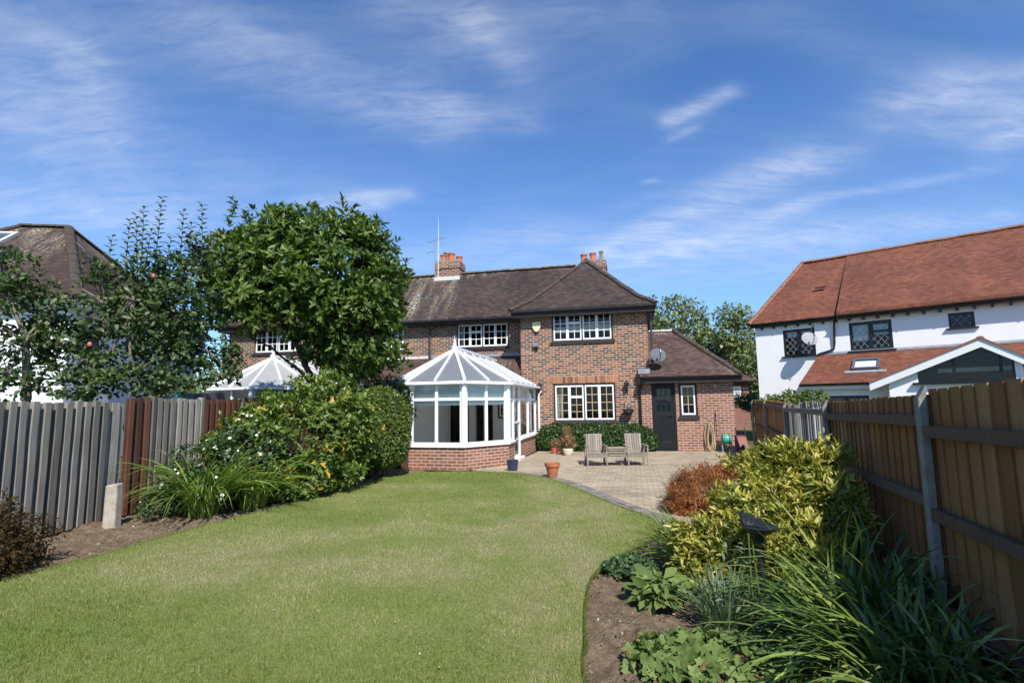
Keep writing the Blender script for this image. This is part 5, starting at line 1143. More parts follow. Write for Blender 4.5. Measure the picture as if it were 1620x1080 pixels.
tr.append(limb(m, (0, 0, -.1), (-.42, -.2, 1.75), .10, .085, .06)); tr.append(limb(m, (0, 0, .1), (.22, .0, 2.1), .09, .075, .05)); tr.append(limb(m, (-.42, -.2, 1.75), (-1.25, -.1, 3.3), .07, .05, .06)); limb(m, (-.42, -.2, 1.75), (-.55, .1, 3.6), .06, .04); limb(m, (.22, 0, 2.1), (-.15, -.1, 3.7), .065, .045); limb(m, (.22, 0, 2.1), (.75, -.1, 3.4), .055, .035); limb(m, (-1.25, -.1, 3.3), (-1.9, 0, 4.5), .05, .025); limb(m, (-1.25, -.1, 3.3), (-.9, 0, 4.8), .045, .02); limb(m, (-.15, -.1, 3.7), (-.2, 0, 5.0), .045, .02); limb(m, (-.42, -.2, 1.75), (-1.7, -.3, 2.9), .04, .02)
idx = RNG.choice(NM, 130, replace=False); nodes = [Vector((-1.25, -.1, 3.3)), Vector((-.55, .1, 3.6)), Vector((-.15, -.1, 3.7)), Vector((.75, -.1, 3.4)), Vector((-1.9, 0, 4.5)), Vector((-.2, 0, 5.0)), Vector((.22, 0, 2.1)), Vector((-.9, 0, 4.8)), Vector((-1.7, -.3, 2.9))]
for i in idx: p = Vector(P_[i]); c = min(nodes, key=lambda n_: (n_-p).length); limb(m, c, p, .018, .006, .1, 3, 4)
m.build('trunk', 'bark', mag, True)

_k = 1.09; mag.location = (mx*_k, my*_k, 1.5-1.5*_k); mag.scale = (_k, _k, _k)
# apple trees behind the left fence ---------------------------------------
def shoot_leaves(base, tip, n, L):
    b_ = V3(*base); t = V3(*tip); d = (t-b_)/np.linalg.norm(t-b_); k = np.arange(n)/n; P = b_+(t-b_)*k[:, None]; ph = np.arange(n)*2.4+random.random()*6
    D = np.stack([np.cos(ph), np.sin(ph), np.full(n, .55)], 1); N = np.stack([-np.cos(ph)*.4, -np.sin(ph)*.4, np.ones(n)], 1)
    return P, D, N, np.full(n, L)*(1-.35*k), np.full(n, L*.5)*(1-.35*k)
def apple(x, y, label, lobes, nl, shoots, trunk, L=.085, apples=(), m_='l_apple'):
    a = plant('apple_tree', x, y, label, 'tree', 'apple trees beyond the left fence'); A = []
    Lb = rel(lobes, x, y); P_, O_, _t = tufts(Lb, nl//14, .17, 26, .85, .3); A.append(scatter(P_, O_, L*1.1, L*.62)); m = MB()
    top = Vector(trunk[-1])-Vector((x, y, 0))
    for sx in shoots:
        px, py, h, Yd = sx; d = ray(px, py); t = Yd/d.y; tip = (d.x*t-x, Yd-y, d.z*t+CH); bs = (tip[0]+random.uniform(-.12, .12), tip[1], tip[2]-h)
        A.append(shoot_leaves(bs, tip, int(h/.034), L*1.9)); m.tube([bs, tip], [.011, .003], 4); limb(m, min([top]+[Vector(l[:3]) for l in Lb], key=lambda n_: (n_-Vector(bs)).length), bs, .018, .011, .08, 3, 5)
    cc = [np.concatenate([q[i] for q in A]) for i in range(5)]
    leaves('crown', *cc, m_, a, droop=.2, rnd=clump_rnd(cc[0], .9, .25))
    for p, q in zip(trunk, trunk[1:]): limb(m, Vector(p)-Vector((x, y, 0)), Vector(q)-Vector((x, y, 0)), .075, .05, .05)
    for l in Lb: limb(m, top, Vector(l[:3]), .03, .014, .1, 4, 5)
    for i in RNG.choice(len(P_), 70, replace=False): limb(m, min([top]+[Vector(l[:3]) for l in Lb], key=lambda n_: (n_-Vector(P_[i])).length), Vector(P_[i]), .012, .004, .12, 3, 4)
    m.build('trunk', 'barklight', a, True)
    for (px, py, Yd) in apples:
        d = ray(px, py); t = Yd/d.y; s_ = MB(); s_.lathe([(.004, .035), (.022, .042), (.036, .02), (.038, 0), (.03, -.025), (.012, -.034)][::-1], (d.x*t-x, Yd-y, d.z*t+CH), 10); s_.build('apple', 'apple', a, True)
def AT(px, py, Yd): d = ray(px, py); t = Yd/d.y; return (d.x*t, Yd, d.z*t+CH)
def LB(px, py, Yd, rx, rz, ry=None): c = AT(px, py, Yd); k = Yd/850; return (*c, rx*k, (ry or (rx+rz)/2*k), rz*k)
apple(*AT(20, 640, 8.6)[:2], 'dark leafy apple tree at the left edge of the photo, behind the grey fence', [LB(10, 470, 8.6, 45, 85), LB(55, 540, 8.8, 55, 85), LB(15, 590, 8.4, 60, 60), LB(75, 500, 8.9, 32, 60), LB(5, 420, 8.6, 25, 55)], 1600, [(62, 410, .8, 8.8), (98, 452, .6, 8.8), (22, 395, .7, 8.6), (8, 385, .6, 8.6), (45, 440, .6, 8.5)], [(*AT(30, 640, 8.6)[:2], 0), AT(40, 540, 8.6)])
apple(*AT(150, 640, 9.2)[:2], 'apple tree with a bare slanting branch in front of the left house wall', [LB(125, 560, 9.2, 60, 62), LB(150, 600, 9.0, 75, 42), LB(165, 480, 9.3, 42, 60), LB(195, 520, 9.3, 40, 60), LB(95, 600, 9.0, 50, 40), LB(215, 590, 9.2, 45, 45)], 1900, [(132, 395, .7, 9.3), (178, 372, .9, 9.3), (160, 430, .6, 9.3), (205, 400, .7, 9.4)], [(*AT(148, 640, 9.2)[:2], 0), AT(148, 590, 9.2), AT(150, 535, 9.2), AT(165, 510, 9.2), AT(212, 475, 9.2)], apples=[(168, 603, 9.0), (142, 545, 8.9), (93, 543, 8.8), (243, 437, 9.2)])
apple(*AT(255, 640, 9.8)[:2], 'taller apple tree with upright leafy shoots against the sky', [LB(255, 520, 9.8, 62, 75), LB(290, 470, 9.8, 50, 62), LB(240, 450, 9.8, 50, 50), LB(250, 600, 9.6, 50, 40), LB(320, 540, 10, 35, 60), LB(350, 575, 10, 38, 32), LB(310, 410, 9.8, 30, 40)], 3500,
      [(215, 338, 1.25, 9.8), (228, 325, 1.2, 9.8), (257, 310, 1.5, 9.8), (291, 332, 1.3, 9.8), (320, 320, 1.4, 9.8), (240, 360, .9, 9.7), (303, 350, 1.0, 9.9), (206, 345, .9, 9.8), (335, 370, .8, 9.9), (272, 370, .8, 9.8)], [(*AT(250, 640, 9.8)[:2], 0), AT(262, 560, 9.8), AT(270, 500, 9.8)], apples=[(262, 636, 9.2)])
P_b = None
# small dark leaning shrub and things seen over the left fence
b_ = plant('garden_shrub', *AT(340, 600, 20)[:2], 'low bright green shrub seen in the gap left of the pale conservatory'); L_ = [(-1.7, .3, 1.8, .9, .7, .95), (-1.2, 1.5, 2.3, 1.1, .7, .8), (0, 0, 1.6, 1.0, .8, .95), (.9, .1, 1.3, .8, .7, .8), (-.6, 0, 1.2, .8, .6, .8)]
P_, O_ = lobes_pts(L_, 5200, .3); leaves('foliage', *scatter(P_, O_, .13, .07), 'l_hedge', b_, simple=True)
sh = root('garden_shed', AT(300, 640, 12.6)[:2]+(0,), R(-8), 'low shed with dark slate blue flat roof showing over the left fence', 'shed')
m = MB(); m.box(-.30, .34, -.3, .6, 0, 1.66); m.build('wall', 'brown_old', sh); m = MB(); m.hexa([(-.34, -.36, 1.67), (.40, -.36, 1.67), (.40, .66, 1.72), (-.34, .66, 1.72), (-.34, -.36, 1.86), (.40, -.36, 1.86), (.40, .66, 1.9), (-.34, .66, 1.9)]); m.build('roof', 'slate', sh)
gp = MB(); gp.lathe([(.08, 1.64), (.09, 1.84), (.075, 1.86), (.03, 1.94)], (0, 0, 0), 12); gp.lathe([(.03, 0), (.03, 1.63)], (0, 0, 0), 8); o = gp.build('water_butt', 'green_pl', None, True); o.location = AT(283, 640, 12.2)[:2]+(0,); tag(o, 'pale green post top showing over the fence just left of the shed roof', 'post')

# shrubs of the left bed ---------------------------------------------------
def shrub(name, x, y, label, lobes, n, L, Wd, m_, cat='shrub', k=None, shell=.5, cut=.7, simple=False, spread=(.4, 1.4), rnds=.5, stems=0, stem_m='bark', droop=.15, tuft=None):
    a = plant(name, x, y, label, cat); Lb = rel(lobes, x, y)
    if tuft: P_, O_, T_ = tufts(Lb, n//tuft[0], tuft[1], tuft[0], shell, cut, .03)
    else: P_, O_ = lobes_pts(Lb, n, shell, cut, zmin=.03)
    q = whorl(P_, O_, k, L, Wd, spread) if k else scatter(P_, O_, L, Wd)
    leaves('foliage', *q, m_, a, simple=simple, droop=droop, rnd=clump_rnd(q[0], rnds, .3))
    if stems:
        m = MB()
        for i in RNG.choice(len(P_), stems, replace=False): p = Vector(P_[i]); limb(m, (random.uniform(-.1, .1), random.uniform(-.1, .1), -.02), p, .016, .005, .1, 4, 5)
        m.build('stems', stem_m, a, True)
    return a, P_, O_
hb = plant('clipped_hedge', -2.86, 11.65, 'rounded clipped shrub with small light green leaves beside the conservatory', 'shrub')
HL = [(0, 0, 1.15, .66, .62, .78), (-.35, -.1, .95, .62, .6, .72), (.12, -.1, .8, .55, .5, .6), (-.75, .1, 1.05, .5, .5, .62)]
P_, O_ = lobes_pts(HL, 15000, .12, .93, zmin=.15); q = scatter(P_, O_, .05, .03, out=.9); leaves('foliage', *q, 'l_hedge', hb, simple=True, rnd=clump_rnd(P_, .5, .2))
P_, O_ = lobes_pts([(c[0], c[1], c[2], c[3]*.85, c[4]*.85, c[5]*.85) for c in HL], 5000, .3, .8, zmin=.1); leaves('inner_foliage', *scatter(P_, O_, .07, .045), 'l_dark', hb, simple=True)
m = MB(); [limb(m, (random.uniform(-.3, .2), random.uniform(-.1, .1), -.03), (random.uniform(-.7, .4), random.uniform(-.3, .3), 1.0), .02, .01) for _ in range(9)]; m.build('stems', 'bark', hb)
dk = plant('laurel_shrub', -3.1, 13.1, 'dark shrub behind the clipped shrub, under the magnolia and beside the conservatory roof', 'shrub')
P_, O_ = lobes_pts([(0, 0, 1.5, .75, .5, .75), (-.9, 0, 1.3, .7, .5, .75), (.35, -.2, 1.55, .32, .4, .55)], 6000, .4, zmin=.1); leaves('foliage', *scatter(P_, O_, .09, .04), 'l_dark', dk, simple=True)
SH1 = [LB(470, 690, 9.6, 85, 70), LB(530, 650, 10.0, 60, 55), LB(540, 700, 9.9, 55, 60), LB(430, 670, 9.6, 50, 45), LB(400, 720, 9.2, 60, 60), LB(470, 745, 9.2, 65, 45), LB(500, 630, 10.2, 45, 40), LB(380, 700, 9.4, 45, 40), LB(560, 680, 10.2, 35, 60), LB(520, 745, 9.7, 45, 35)]
ch, P_, O_ = shrub('mexican_orange_shrub', -3.9, 9.6, 'large mexican orange shrub with yellowing leaves in the middle of the left bed', SH1, 3300, .085, .034, 'l_mid', k=6, shell=.4, stems=26, tuft=(9, .16))
sel = RNG.choice(len(P_), 90, replace=False); sel = [i for i in sel if O_[i][1] < .3 or O_[i][2] > .5]
q = whorl(P_[sel]+O_[sel]*.05, O_[sel], 4, .10, .04); leaves('yellow_leaves', *q, 'l_yel', ch)
LLB = [(-4.62, 8.5, .55, .55, .5, .55), (-4.95, 8.3, .45, .42, .45, .5), (-4.25, 8.7, .62, .55, .5, .6), (-4.0, 9.1, .62, .5, .4, .55), (-4.5, 8.0, .3, .55, .4, .32), (-4.55, 9.2, 1.0, .45, .4, .35), (-4.95, 7.75, .2, .35, .3, .22)]
pt, P_, O_ = shrub('white_flowering_shrub', -4.6, 8.4, 'leafy bush dotted with small white flowers against the left fence', LLB, 7000, .06, .035, 'l_pot', shell=.6, simple=True, stems=20, tuft=(24, .12))
sel = [i for i in RNG.choice(len(P_), 420, replace=False) if O_[i][2] > -.2 and (O_[i][1] < .5)][:98]
_k = np.arange(5)*2*PI/5
flower0 = leaves('flower', np.zeros((5, 3)), np.stack([np.cos(_k), np.sin(_k), np.full(5, .2)], 1), np.tile([0, 0, 1.], (5, 1)), .023, .021, 'petal', pt, droop=-.1, wide=.6)
def flowers(par, pts, axs, first=None):
    for i, (p, a_) in enumerate(zip(pts, axs)):
        o = first if (i == 0 and first) else flower0.copy()
        if o is not first: C.objects.link(o)
        o.parent = par; o.location = p; o.rotation_euler = Vector(a_).to_track_quat('Z', 'Y').to_euler(); o.scale = (random.uniform(.8, 1.25),)*3
flowers(pt, P_[sel]+O_[sel]*.05, nrm(O_[sel]*.6+V3(.1, -.5, .5)), flower0)
f2 = plant('white_anemone', -4.15, 8.95, 'cluster of white flowers rising between the strap leaves and the large shrub', 'flowers')
P_, O_ = lobes_pts([(0, 0, .85, .35, .3, .4), (-.35, .1, 1.1, .35, .3, .25)], 900, .5); leaves('foliage', *scatter(P_, O_, .07, .04), 'l_pot', f2, simple=True)
C_ = P_[:70]+V3(.05, -.12, .08); flowers(f2, C_, nrm(rdir(70)*.5+V3(0, -.6, .6)))
m = MB(); [m.tube([(random.uniform(-.1, .1), 0, 0), tuple(C_[i])], .004, 4) for i in range(0, 70, 4)]; m.build('stems', 'stem_red', f2)
def clump(name, x, y, label, n, L, Wd, m_, rad=.15, el=(.6, 1.5), curve=(1.2, 2.4), az=None, cat='plant', L2=.3, z=0, spread=.5):
    a = plant(name, x, y, label, cat); r_ = np.sqrt(RNG.random(n))*rad; th = RNG.random(n)*2*PI; P = np.stack([r_*np.cos(th), r_*np.sin(th), np.full(n, -.02)], 1)
    A = th+RNG.normal(size=n)*spread if az is None else RNG.uniform(az[0], az[1], n); E_ = RNG.uniform(el[0], el[1], n); blades('leaves', P, A, E_, L*(1+L2*(RNG.random(n)*2-1)), Wd*(1+.25*(RNG.random(n)*2-1)), m_, a, curve=RNG.uniform(curve[0], curve[1], n)); return a
clump('daylily_clump', -4.42, 7.85, 'arching light green daylily leaves at the front of the left bed', 200, 1.2, .026, 'l_blade', .22, (1.1, 1.56), (1.3, 2.5))
clump('daylily_clump', -3.95, 8.35, 'second clump of arching strap leaves between the daylily and the large shrub', 130, 1.0, .024, 'l_blade', .18, (1.1, 1.55), (1.3, 2.5))
shrub('low_bush', -3.75, 8.75, 'low mid green bush at the lawn edge below the large shrub', [(-3.75, 8.8, .22, .45, .35, .3), (-3.4, 9.3, .25, .4, .35, .32), (-3.2, 9.85, .3, .4, .4, .36)], 2600, .05, .03, 'l_mid', simple=True)
shrub('berberis_bush', -4.95, 5.35, 'low dark bronze bush in the bottom left corner of the bed', [(-5.0, 5.35, .26, .5, .45, .33), (-5.35, 5.0, .3, .4, .4, .38), (-4.75, 5.0, .16, .35, .3, .22), (-5.4, 5.6, .35, .3, .3, .35), (-5.6, 5.3, .45, .3, .3, .35)], 15000, .04, .022, 'l_berb', simple=True, shell=.9, cut=.4, tuft=(16, .09), stems=40, stem_m='stem_red')
shrub('seedling', -4.98, 7.45, 'small leafy seedling growing beside the concrete stub', [(-4.98, 7.45, .18, .1, .1, .17)], 90, .05, .03, 'l_pot', cat='plant')
# ivy hedge below the lower window ----------------------------------------
iv = root('ivy_hedge', hw(5.9, -1.2, 0), HZ, 'low dark green ivy hedge along the house wall under the lower window', 'hedge')
IL = [(u, 0, h*.5, .42, .22, h*.55) for u, h in [(-1.35, .80), (-.95, .86), (-.5, .84), (0, .88), (.45, .84), (.9, .86), (1.3, .84), (1.6, .72)]]
P_, O_ = lobes_pts([(c[0], c[1]-.1, *c[2:]) for c in IL], 10500, .3, .85, zmin=.02); leaves('foliage', *scatter(P_, O_, .062, .05), 'l_ivy', iv, simple=True, rnd=clump_rnd(P_, .4, .25))
# maple -------------------------------------------------------------------
mp = plant('japanese_maple', 2.72, 7.7, 'dome shaped rust red cut leaf maple at the edge of the patio', 'shrub')
P_, O_, _t = tufts([(0, 0, .25, .52, .5, .34), (-.3, -.15, .16, .34, .32, .24), (.32, .05, .30, .32, .34, .32), (-.12, 0, .42, .26, .26, .22), (.1, -.3, .2, .35, .3, .26)], 420, .09, 15, .3, .85, .04)
n = len(P_); k = 4; PP = np.repeat(P_, k, 0)+RNG.normal(size=(n*k, 3))*.012; OO = np.repeat(O_, k, 0); D_ = nrm(OO*V3(1, 1, .2)+RNG.normal(size=(n*k, 3))*.5+V3(0, 0, -.45)); leaves('foliage', PP, D_, OO+V3(0, 0, .3), .07*(1+.5*(RNG.random(n*k)-.5)), .009, 'l_maple', mp, simple=True, rnd=clump_rnd(PP, .35, .35))
m = MB(); [limb(m, (0, 0, -.02), P_[i], .014, .004, .15, 4, 4) for i in RNG.choice(n, 40)]; m.build('stems', 'bark', mp)
# golden pieris / spotted laurel -----------------------------------------
GL = [LB(1250, 770, 5.0, 62, 60), LB(1200, 800, 4.8, 50, 50), LB(1305, 790, 4.7, 46, 52), LB(1225, 850, 4.6, 66, 60), LB(1130, 865, 4.7, 42, 42), LB(1270, 880, 4.4, 55, 50), LB(1225, 722, 5.2, 30, 28), LB(1278, 735, 5.0, 32, 34), LB(1180, 735, 5.3, 18, 16), LB(1120, 900, 4.6, 30, 38), LB(1318, 735, 4.9, 14, 28), LB(1325, 845, 4.5, 28, 36), LB(1155, 915, 4.5, 32, 28), LB(1255, 930, 4.3, 40, 28), LB(1195, 905, 4.6, 45, 35), LB(1105, 850, 4.75, 26, 34), LB(1100, 905, 4.6, 22, 30), LB(1170, 865, 4.5, 36, 36), LB(1125, 940, 4.45, 30, 20), LB(1335, 790, 4.75, 24, 34), LB(1160, 810, 4.85, 30, 26)]
gs, P_, O_ = shrub('golden_shrub', 2.35, 4.95, 'big shrub with golden green leaf rosettes beside the right fence, behind the bird bath', GL, 3300, .068, .019, 'l_gold', k=9, shell=.6, cut=.6, spread=(.35, 1.15), stems=80, stem_m='stem_red', tuft=(6, .10))
sel = RNG.choice(len(P_), 420, replace=False); q = whorl(P_[sel]+O_[sel]*.02, O_[sel], 8, .06, .018, (.4, 1.2)); leaves('green_rosettes', *q, 'l_goldg', gs)
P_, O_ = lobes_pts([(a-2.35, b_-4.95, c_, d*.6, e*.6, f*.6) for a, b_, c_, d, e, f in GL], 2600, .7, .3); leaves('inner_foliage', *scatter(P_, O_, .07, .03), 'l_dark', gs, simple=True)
# strap leaved clumps of the right bed -----------------------------------
clump('iris_clump', 1.62, 5.25, 'light green fan of iris leaves at the lawn corner left of the golden shrub', 120, .55, .02, 'l_blade', .14, (.45, 1.4), (.5, 1.5), az=(1.6, 4.6))
clump('iris_clump', 1.85, 5.7, 'darker iris leaves behind the lighter fan, beside the maple', 90, .5, .018, 'l_blade_d', .14, (.5, 1.4), (.4, 1.4))
clump('arching_grass', 2.14, 3.05, 'large dark clump of glossy arching leaves in the bottom right corner', 1250, .68, .021, 'l_blade_d', .46, (.45, 1.5), (.8, 2.7), spread=.9)
clump('arching_grass', 1.98, 2.42, 'nearest clump of arching leaves, cut off by the bottom edge of the photo', 520, .56, .018, 'l_blade_d', .36, (.45, 1.5), (.8, 2.6), spread=.9)
a = clump('arching_grass', 2.35, 3.85, 'smaller dark clump of strap leaves between the golden shrub and the fence post', 260, .9, .020, 'l_blade_d', .3, (.5, 1.5), (.8, 2.2))
clump('grey_leaved_plant', 1.42, 3.85, 'grey green spiky tuft of narrow leaves in the middle of the right bed', 190, .30, .012, 'l_grey', .14, (.6, 1.5), (.1, .9))
clump('grey_leaved_plant', 1.5, 4.1, 'taller grey green tuft of narrow leaves just in front of the bird bath', 130, .28, .012, 'l_grey', .12, (.8, 1.5), (.1, .8))
def discs(name, P, N, Rd, m_, parent, rnd=None, lob=5):
    n = len(P); N = nrm(N); A = nrm(np.cross(N, rdir(n))); B = np.cross(N, A); K = lob*4; V = [P-N*(Rd*.18)[:, None]]; ph = RNG.random(n)*6
    for k in range(K):
        a = 2*PI*k/K; rr = Rd*(.80+.20*math.cos(lob*a))*(1 if k else .45); zz = Rd*(.13*np.sin(3*a+ph)+.07*math.cos(lob*a)); V.append(P+A*(rr*math.cos(a))[:, None]+B*(rr*math.sin(a))[:, None]+N*zz[:, None])
    V = np.stack(V, 1).reshape(-1, 3); pat = np.concatenate([[0, 1+k, 1+(k+1) % K] for k in range(K)]); lo = (np.arange(n)[:, None]*(K+1)+pat).ravel(); rnd = RNG.random(n) if rnd is None else rnd
    return np_mesh(name, V, lo, np.full(n*K, 3), np.repeat(rnd, K), m_, parent, True)
def mallow(name, x, y, label, n, r, rad, h, m_='l_hosta', br=.1, flat=1.0):
    a = plant(name, x, y, label, 'plant'); q = np.sqrt(RNG.random(n))*rad; th = RNG.random(n)*2*PI; P = np.stack([q*np.cos(th)*1.0, q*np.sin(th)*flat, h*(1-.6*(q/rad)**2)*(.35+.65*RNG.random(n))], 1)
    N = np.stack([np.cos(th)*.35, np.sin(th)*.35-.35, np.ones(n)], 1)+RNG.normal(size=(n, 3))*.5; Rd = r*(.5+.7*RNG.random(n)); nb_ = int(n*br)
    discs('leaves', P[nb_:], N[nb_:], Rd[nb_:], m_, a); discs('withered_leaves', P[:nb_]*V3(1, 1, .8), N[:nb_]+rdir(nb_)*.6, Rd[:nb_]*.8, 'l_brown', a)
    m = MB(); [m.tube([(P[i][0]*.5, P[i][1]*.5, -.03), tuple(P[i]*V3(.75, .75, .7)), tuple(P[i]-V3(0, 0, .01))], .003, 4) for i in range(0, n, 2)]; m.build('stems', 'green_stem', a); return a
def broad(name, x, y, label, n, L, Wd, m_, rad, h, cat='plant', stems=True, br=0):
    a = plant(name, x, y, label, cat); r_ = np.sqrt(RNG.random(n))*rad; th = RNG.random(n)*2*PI; P = np.stack([r_*np.cos(th), r_*np.sin(th), h*(1-.7*(r_/rad)**2)*(.5+.5*RNG.random(n))], 1)
    D_ = np.stack([np.cos(th), np.sin(th), RNG.uniform(-.25, .5, n)], 1)+RNG.normal(size=(n, 3))*.45; N = np.tile([0, 0, 1.], (n, 1))+RNG.normal(size=(n, 3))*.35+D_*.1; N[:, 1] -= .25
    Ls = L*(.6+.7*RNG.random(n)); nb_ = int(n*br); leaves('leaves', P[nb_:], D_[nb_:], N[nb_:], Ls[nb_:], Wd*Ls[nb_:]/L, m_, a, droop=.2, wide=.45)
    if nb_: leaves('withered_leaves', P[:nb_], D_[:nb_], N[:nb_], Ls[:nb_]*.9, Wd*Ls[:nb_]/L, 'l_brown', a, droop=.35)
    m = MB(); [m.tube([(0, 0, -.03), tuple(P[i]*V3(.5, .5, .9)), tuple(P[i])], .004, 4) for i in range(0, n, 3)]; m.build('stems', 'stem_red' if br else 'green_stem', a); return a
mallow('geranium', 1.02, 4.98, 'low clump of small geranium leaves at the bed edge nearest the iris', 330, .036, .25, .16, 'l_pot', .03)
broad('foxglove_rosette', 1.12, 4.32, 'soft bright green rosette of broad leaves in the right bed', 150, .14, .068, 'l_hosta', .17, .17)
mallow('hollyhock', 1.12, 3.25, 'wide patch of lobed grey green leaves with some rusty ones at the bottom edge', 400, .050, .50, .15, br=.12, flat=.75)
mallow('hollyhock', 1.68, 3.12, 'smaller patch of lobed leaves under the arching grass at the bottom edge', 200, .046, .30, .13, br=.12)
broad('laurel_seedling', 2.60, 4.35, 'few broad dark green leaves poking up beside the golden shrub', 26, .12, .06, 'l_mid', .16, .75)
a = plant('dry_flower_stalks', 1.35, 3.62, 'thin pale upright flower stalks standing in front of the grey tuft', 'plant')
m = MB(); [m.tube([(x, y, -.02), (x+.02, y, .2), (x+.01+random.uniform(-.04, .04), y, h)], .005, 5) for x, y, h in ((0, 0, .42), (.13, -.02, .40), (.2, .12, .62), (.24, .1, .55), (-.05, .2, .4))]; m.build('stalks', 'green_stem', a)
P_ = np.array([(x+random.uniform(-.05, .05), y, z) for x, y in ((0, 0), (.13, 0), (.2, .12)) for z in np.linspace(.2, .55, 10)]); leaves('leaves', *scatter(P_, np.tile([0, -.3, 1.], (30, 1)), .06, .02), 'l_grey', a)
# climber over the right fence --------------------------------------------
ax0 = AT(1228, 630, 13.5); a = plant('climbing_vine', ax0[0]+.3, 13.5, 'yellow green climber spilling over the fence in front of the white house', 'climber')
P_, O_ = lobes_pts([(0, 0, 1.45, .35, .4, .3), (.45, -.3, 1.55, .3, .4, .2), (-.3, .3, 1.35, .3, .4, .3)], 1300, .6); leaves('foliage', *scatter(P_, O_, .09, .07), 'l_hedge', a, simple=True)
# far trees ---------------------------------------------------------------
def fartree(px, Yd, label, lobes, n, L, m_, h0=0, cut=.55, shell=.7, limbs=16):
    x, y, _ = AT(px, 640, Yd); a = plant('distant_tree', x, y, label, 'tree', 'trees behind the extension'); Lb = rel(lobes, x, y); P_, O_ = lobes_pts(Lb, n, shell, cut)
    q = scatter(P_, O_, L, L*.6); leaves('crown', *q, m_, a, simple=True, rnd=clump_rnd(P_, 4, .35)); m = MB(); top = Vector((0, 0, np.mean([l[2] for l in Lb])-1)); limb(m, (0, 0, -.5), top, .18, .10, .03)
    for i in RNG.choice(len(P_), limbs): limb(m, top if P_[i][2] > top.z else Vector((0, 0, top.z*.7)), P_[i], .07, .02, .08, 4, 5)
    if limbs: m.build('trunk', 'barklight', a)
fartree(1075, 30, 'airy pale green birch rising above the extension roof', [LB(1060, 500, 30, 30, 32), LB(1095, 505, 30, 26, 34), LB(1070, 480, 30, 20, 14), LB(1110, 520, 30, 14, 26), LB(1045, 530, 30, 18, 25), LB(1085, 545, 30, 35, 22)], 2300, .20, 'l_farb')
fartree(1160, 33, 'tall green tree just left of the white house roof', [LB(1155, 500, 33, 26, 20), LB(1175, 505, 33, 20, 22), LB(1145, 530, 33, 22, 25), LB(1180, 545, 33, 22, 30), LB(1165, 560, 33, 22, 30)], 2500, .22, 'l_farb')
fartree(1130, 36, 'dark dense tree between the birch and the tall tree', [LB(1125, 565, 36, 30, 35), LB(1150, 580, 36, 38, 45), LB(1180, 590, 36, 30, 50), LB(1115, 540, 36, 18, 22), LB(1190, 610, 36, 25, 50)], 7000, .26, 'l_far', shell=.4, cut=.7)
fartree(1035, 34, 'dark green tree peeping out at the corner of the brick house', [LB(1035, 520, 34, 16, 34), LB(1030, 480, 34, 8, 12), LB(1050, 545, 34, 22, 22)], 1500, .24, 'l_far')
fartree(1175, 27, 'low dark hedge like bush beside the far bungalow', [LB(1176, 634, 27, 20, 12), LB(1190, 640, 27, 18, 12)], 900, .14, 'l_dark', limbs=0)

# ================================================================== LOOSE GROUND COVER
from mathutils.geometry import intersect_point_tri_2d
def inside(poly, x, y):
    poly = np.array(poly); res = np.zeros(len(x), bool); j = len(poly)-1
    for i in range(len(poly)):
        xi, yi = poly[i][:2]; xj, yj = poly[j][:2]; c_ = ((yi > y) != (yj > y)) & (x < (xj-xi)*(y-yi)/(yj-yi+1e-12)+xi); res ^= c_; j = i
    return res
n = 330000; y = 2.7+9.6*RNG.random(n)**1.9; x = -4.9+6.8*RNG.random(n); ok = inside(lawn_line, x, y); x, y = x[ok], y[ok]; n = len(x)
pd = vnoise(x*2.1+40, y*2.1+40, 9)*.6+vnoise(x*6+9, y*6, 12)*.4
hh = (.012+.020*RNG.random(n))*(.7+.6*pd)*(.55+.9*vnoise(x*21, y*21, 55)); edge = np.zeros(n)
dm = np.zeros(n)
for (X_, Y_, rx, ry, st) in PATCH: dm += st*np.exp(-((x-X_)/rx)**2-((y-Y_)/ry)**2)
dm = dm*(.35+1.1*vnoise(x*7, y*7, 21)*vnoise(x*2.3, y*2.3, 22)*1.6)
rn_ = np.clip(.37+.50*(pd-.5)+.30*(vnoise(x*.9+3, y*1.6, 31)-.5)+.15*RNG.normal(size=n)+1.0*dm+(RNG.random(n) < .06)*.4, 0, 1); keep = RNG.random(n) > .45*np.clip(dm, 0, 1); x, y, hh, rn_, n = x[keep], y[keep], hh[keep], rn_[keep], keep.sum()
az = RNG.random(n)*2*PI; tl = RNG.normal(size=(n, 2))*.008; w_ = .0016+.0012*y/4
P0 = np.stack([x, y, np.full(n, .024)], 1); dx = np.stack([np.cos(az)*w_, np.sin(az)*w_, np.zeros(n)], 1)
Vv = np.stack([P0-dx, P0+dx, P0+np.stack([tl[:, 0], tl[:, 1], hh], 1)], 1).reshape(-1, 3)
o = np_mesh('lawn_grass', Vv, np.arange(n*3), np.full(n, 3), rn_, 'l_lawn', None); tag(o, 'short mown grass blades', 'grass', kind='stuff')
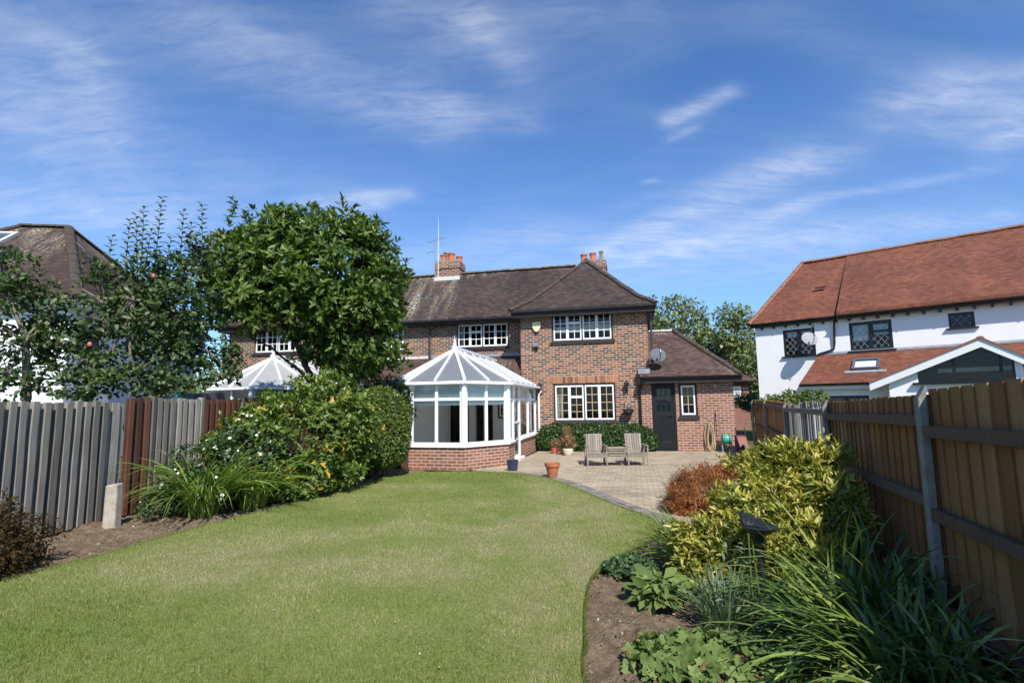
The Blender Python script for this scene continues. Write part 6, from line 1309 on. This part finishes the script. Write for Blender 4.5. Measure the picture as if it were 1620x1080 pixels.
# ragged tufts along the lawn edge
ll = np.array(lawn_line); seg = RNG.integers(0, len(ll)-1, 26000); t = RNG.random(26000); ex = ll[seg, 0]*(1-t)+ll[seg+1, 0]*t; ey = ll[seg, 1]*(1-t)+ll[seg+1, 1]*t; wig = .05*(vnoise(ex*9, ey*9, 41)-.35)
cx_ = -1.2; dr_ = nrm(np.stack([ex-cx_, (ey-7)*.35, np.zeros(26000)], 1)); ex = ex+dr_[:, 0]*(wig*RNG.random(26000)+.004); ey = ey+dr_[:, 1]*wig*RNG.random(26000); nn = len(ex); ok = (ey > 2.7)
ex, ey, dr_ = ex[ok], ey[ok], dr_[ok]; nn = len(ex); az = RNG.random(nn)*2*PI; P0 = np.stack([ex, ey, np.full(nn, .008)], 1); w_ = .0016+.0010*ey/4; dx = np.stack([np.cos(az)*w_, np.sin(az)*w_, np.zeros(nn)], 1)
Vv = np.stack([P0-dx, P0+dx, P0+np.stack([dr_[:, 0]*.02+RNG.normal(size=nn)*.008, dr_[:, 1]*.02, .022+.03*RNG.random(nn)], 1)], 1).reshape(-1, 3)
tag(np_mesh('edge_grass', Vv, np.arange(nn*3), np.full(nn, 3), np.clip(.3+.2*RNG.normal(size=nn), 0, 1), 'l_lawn', None), 'longer untrimmed grass along the lawn edge', 'grass', kind='stuff')
nl_ = 150; x = RNG.uniform(-4, 1.6, nl_); y = RNG.uniform(3.2, 11.5, nl_); ok = inside(lawn_line, x, y); x, y = x[ok], y[ok]; k_ = len(x)
o = leaves('fallen_leaves', np.stack([x, y, np.full(k_, .05)], 1), rdir(k_)*V3(1, 1, .2), np.tile([0, 0, 1.], (k_, 1))+rdir(k_)*.3, .022, .012, 'chips', None, simple=True, rnd=RNG.uniform(.6, 1, k_)); tag(o, 'small fallen leaves and petals on the lawn', 'leaves', kind='stuff')
# bark chips, fallen leaves and crumbs on the soil
n = 5000; x = np.concatenate([RNG.uniform(.3, 3.2, 3000), RNG.uniform(-5.7, -2.6, 2000)]); y = np.concatenate([RNG.uniform(2.6, 7.5, 3000), RNG.uniform(4.2, 12, 2000)]); ok = ~inside(lawn_line, x, y); x, y = x[ok], y[ok]; n = len(x)
P0 = np.stack([x, y, RNG.uniform(-.0, .03, n)], 1); D_ = rdir(n)*V3(1, 1, .3); s_ = .007+.03*RNG.random(n)**2
o = leaves('bark_chips', P0, D_, np.tile([0, 0, 1.], (n, 1))+rdir(n)*.5, s_, s_*.65, 'chips', None, simple=True, rnd=RNG.random(n)**2); tag(o, 'bark chips and dead leaves scattered over the soil', 'chips', kind='stuff')
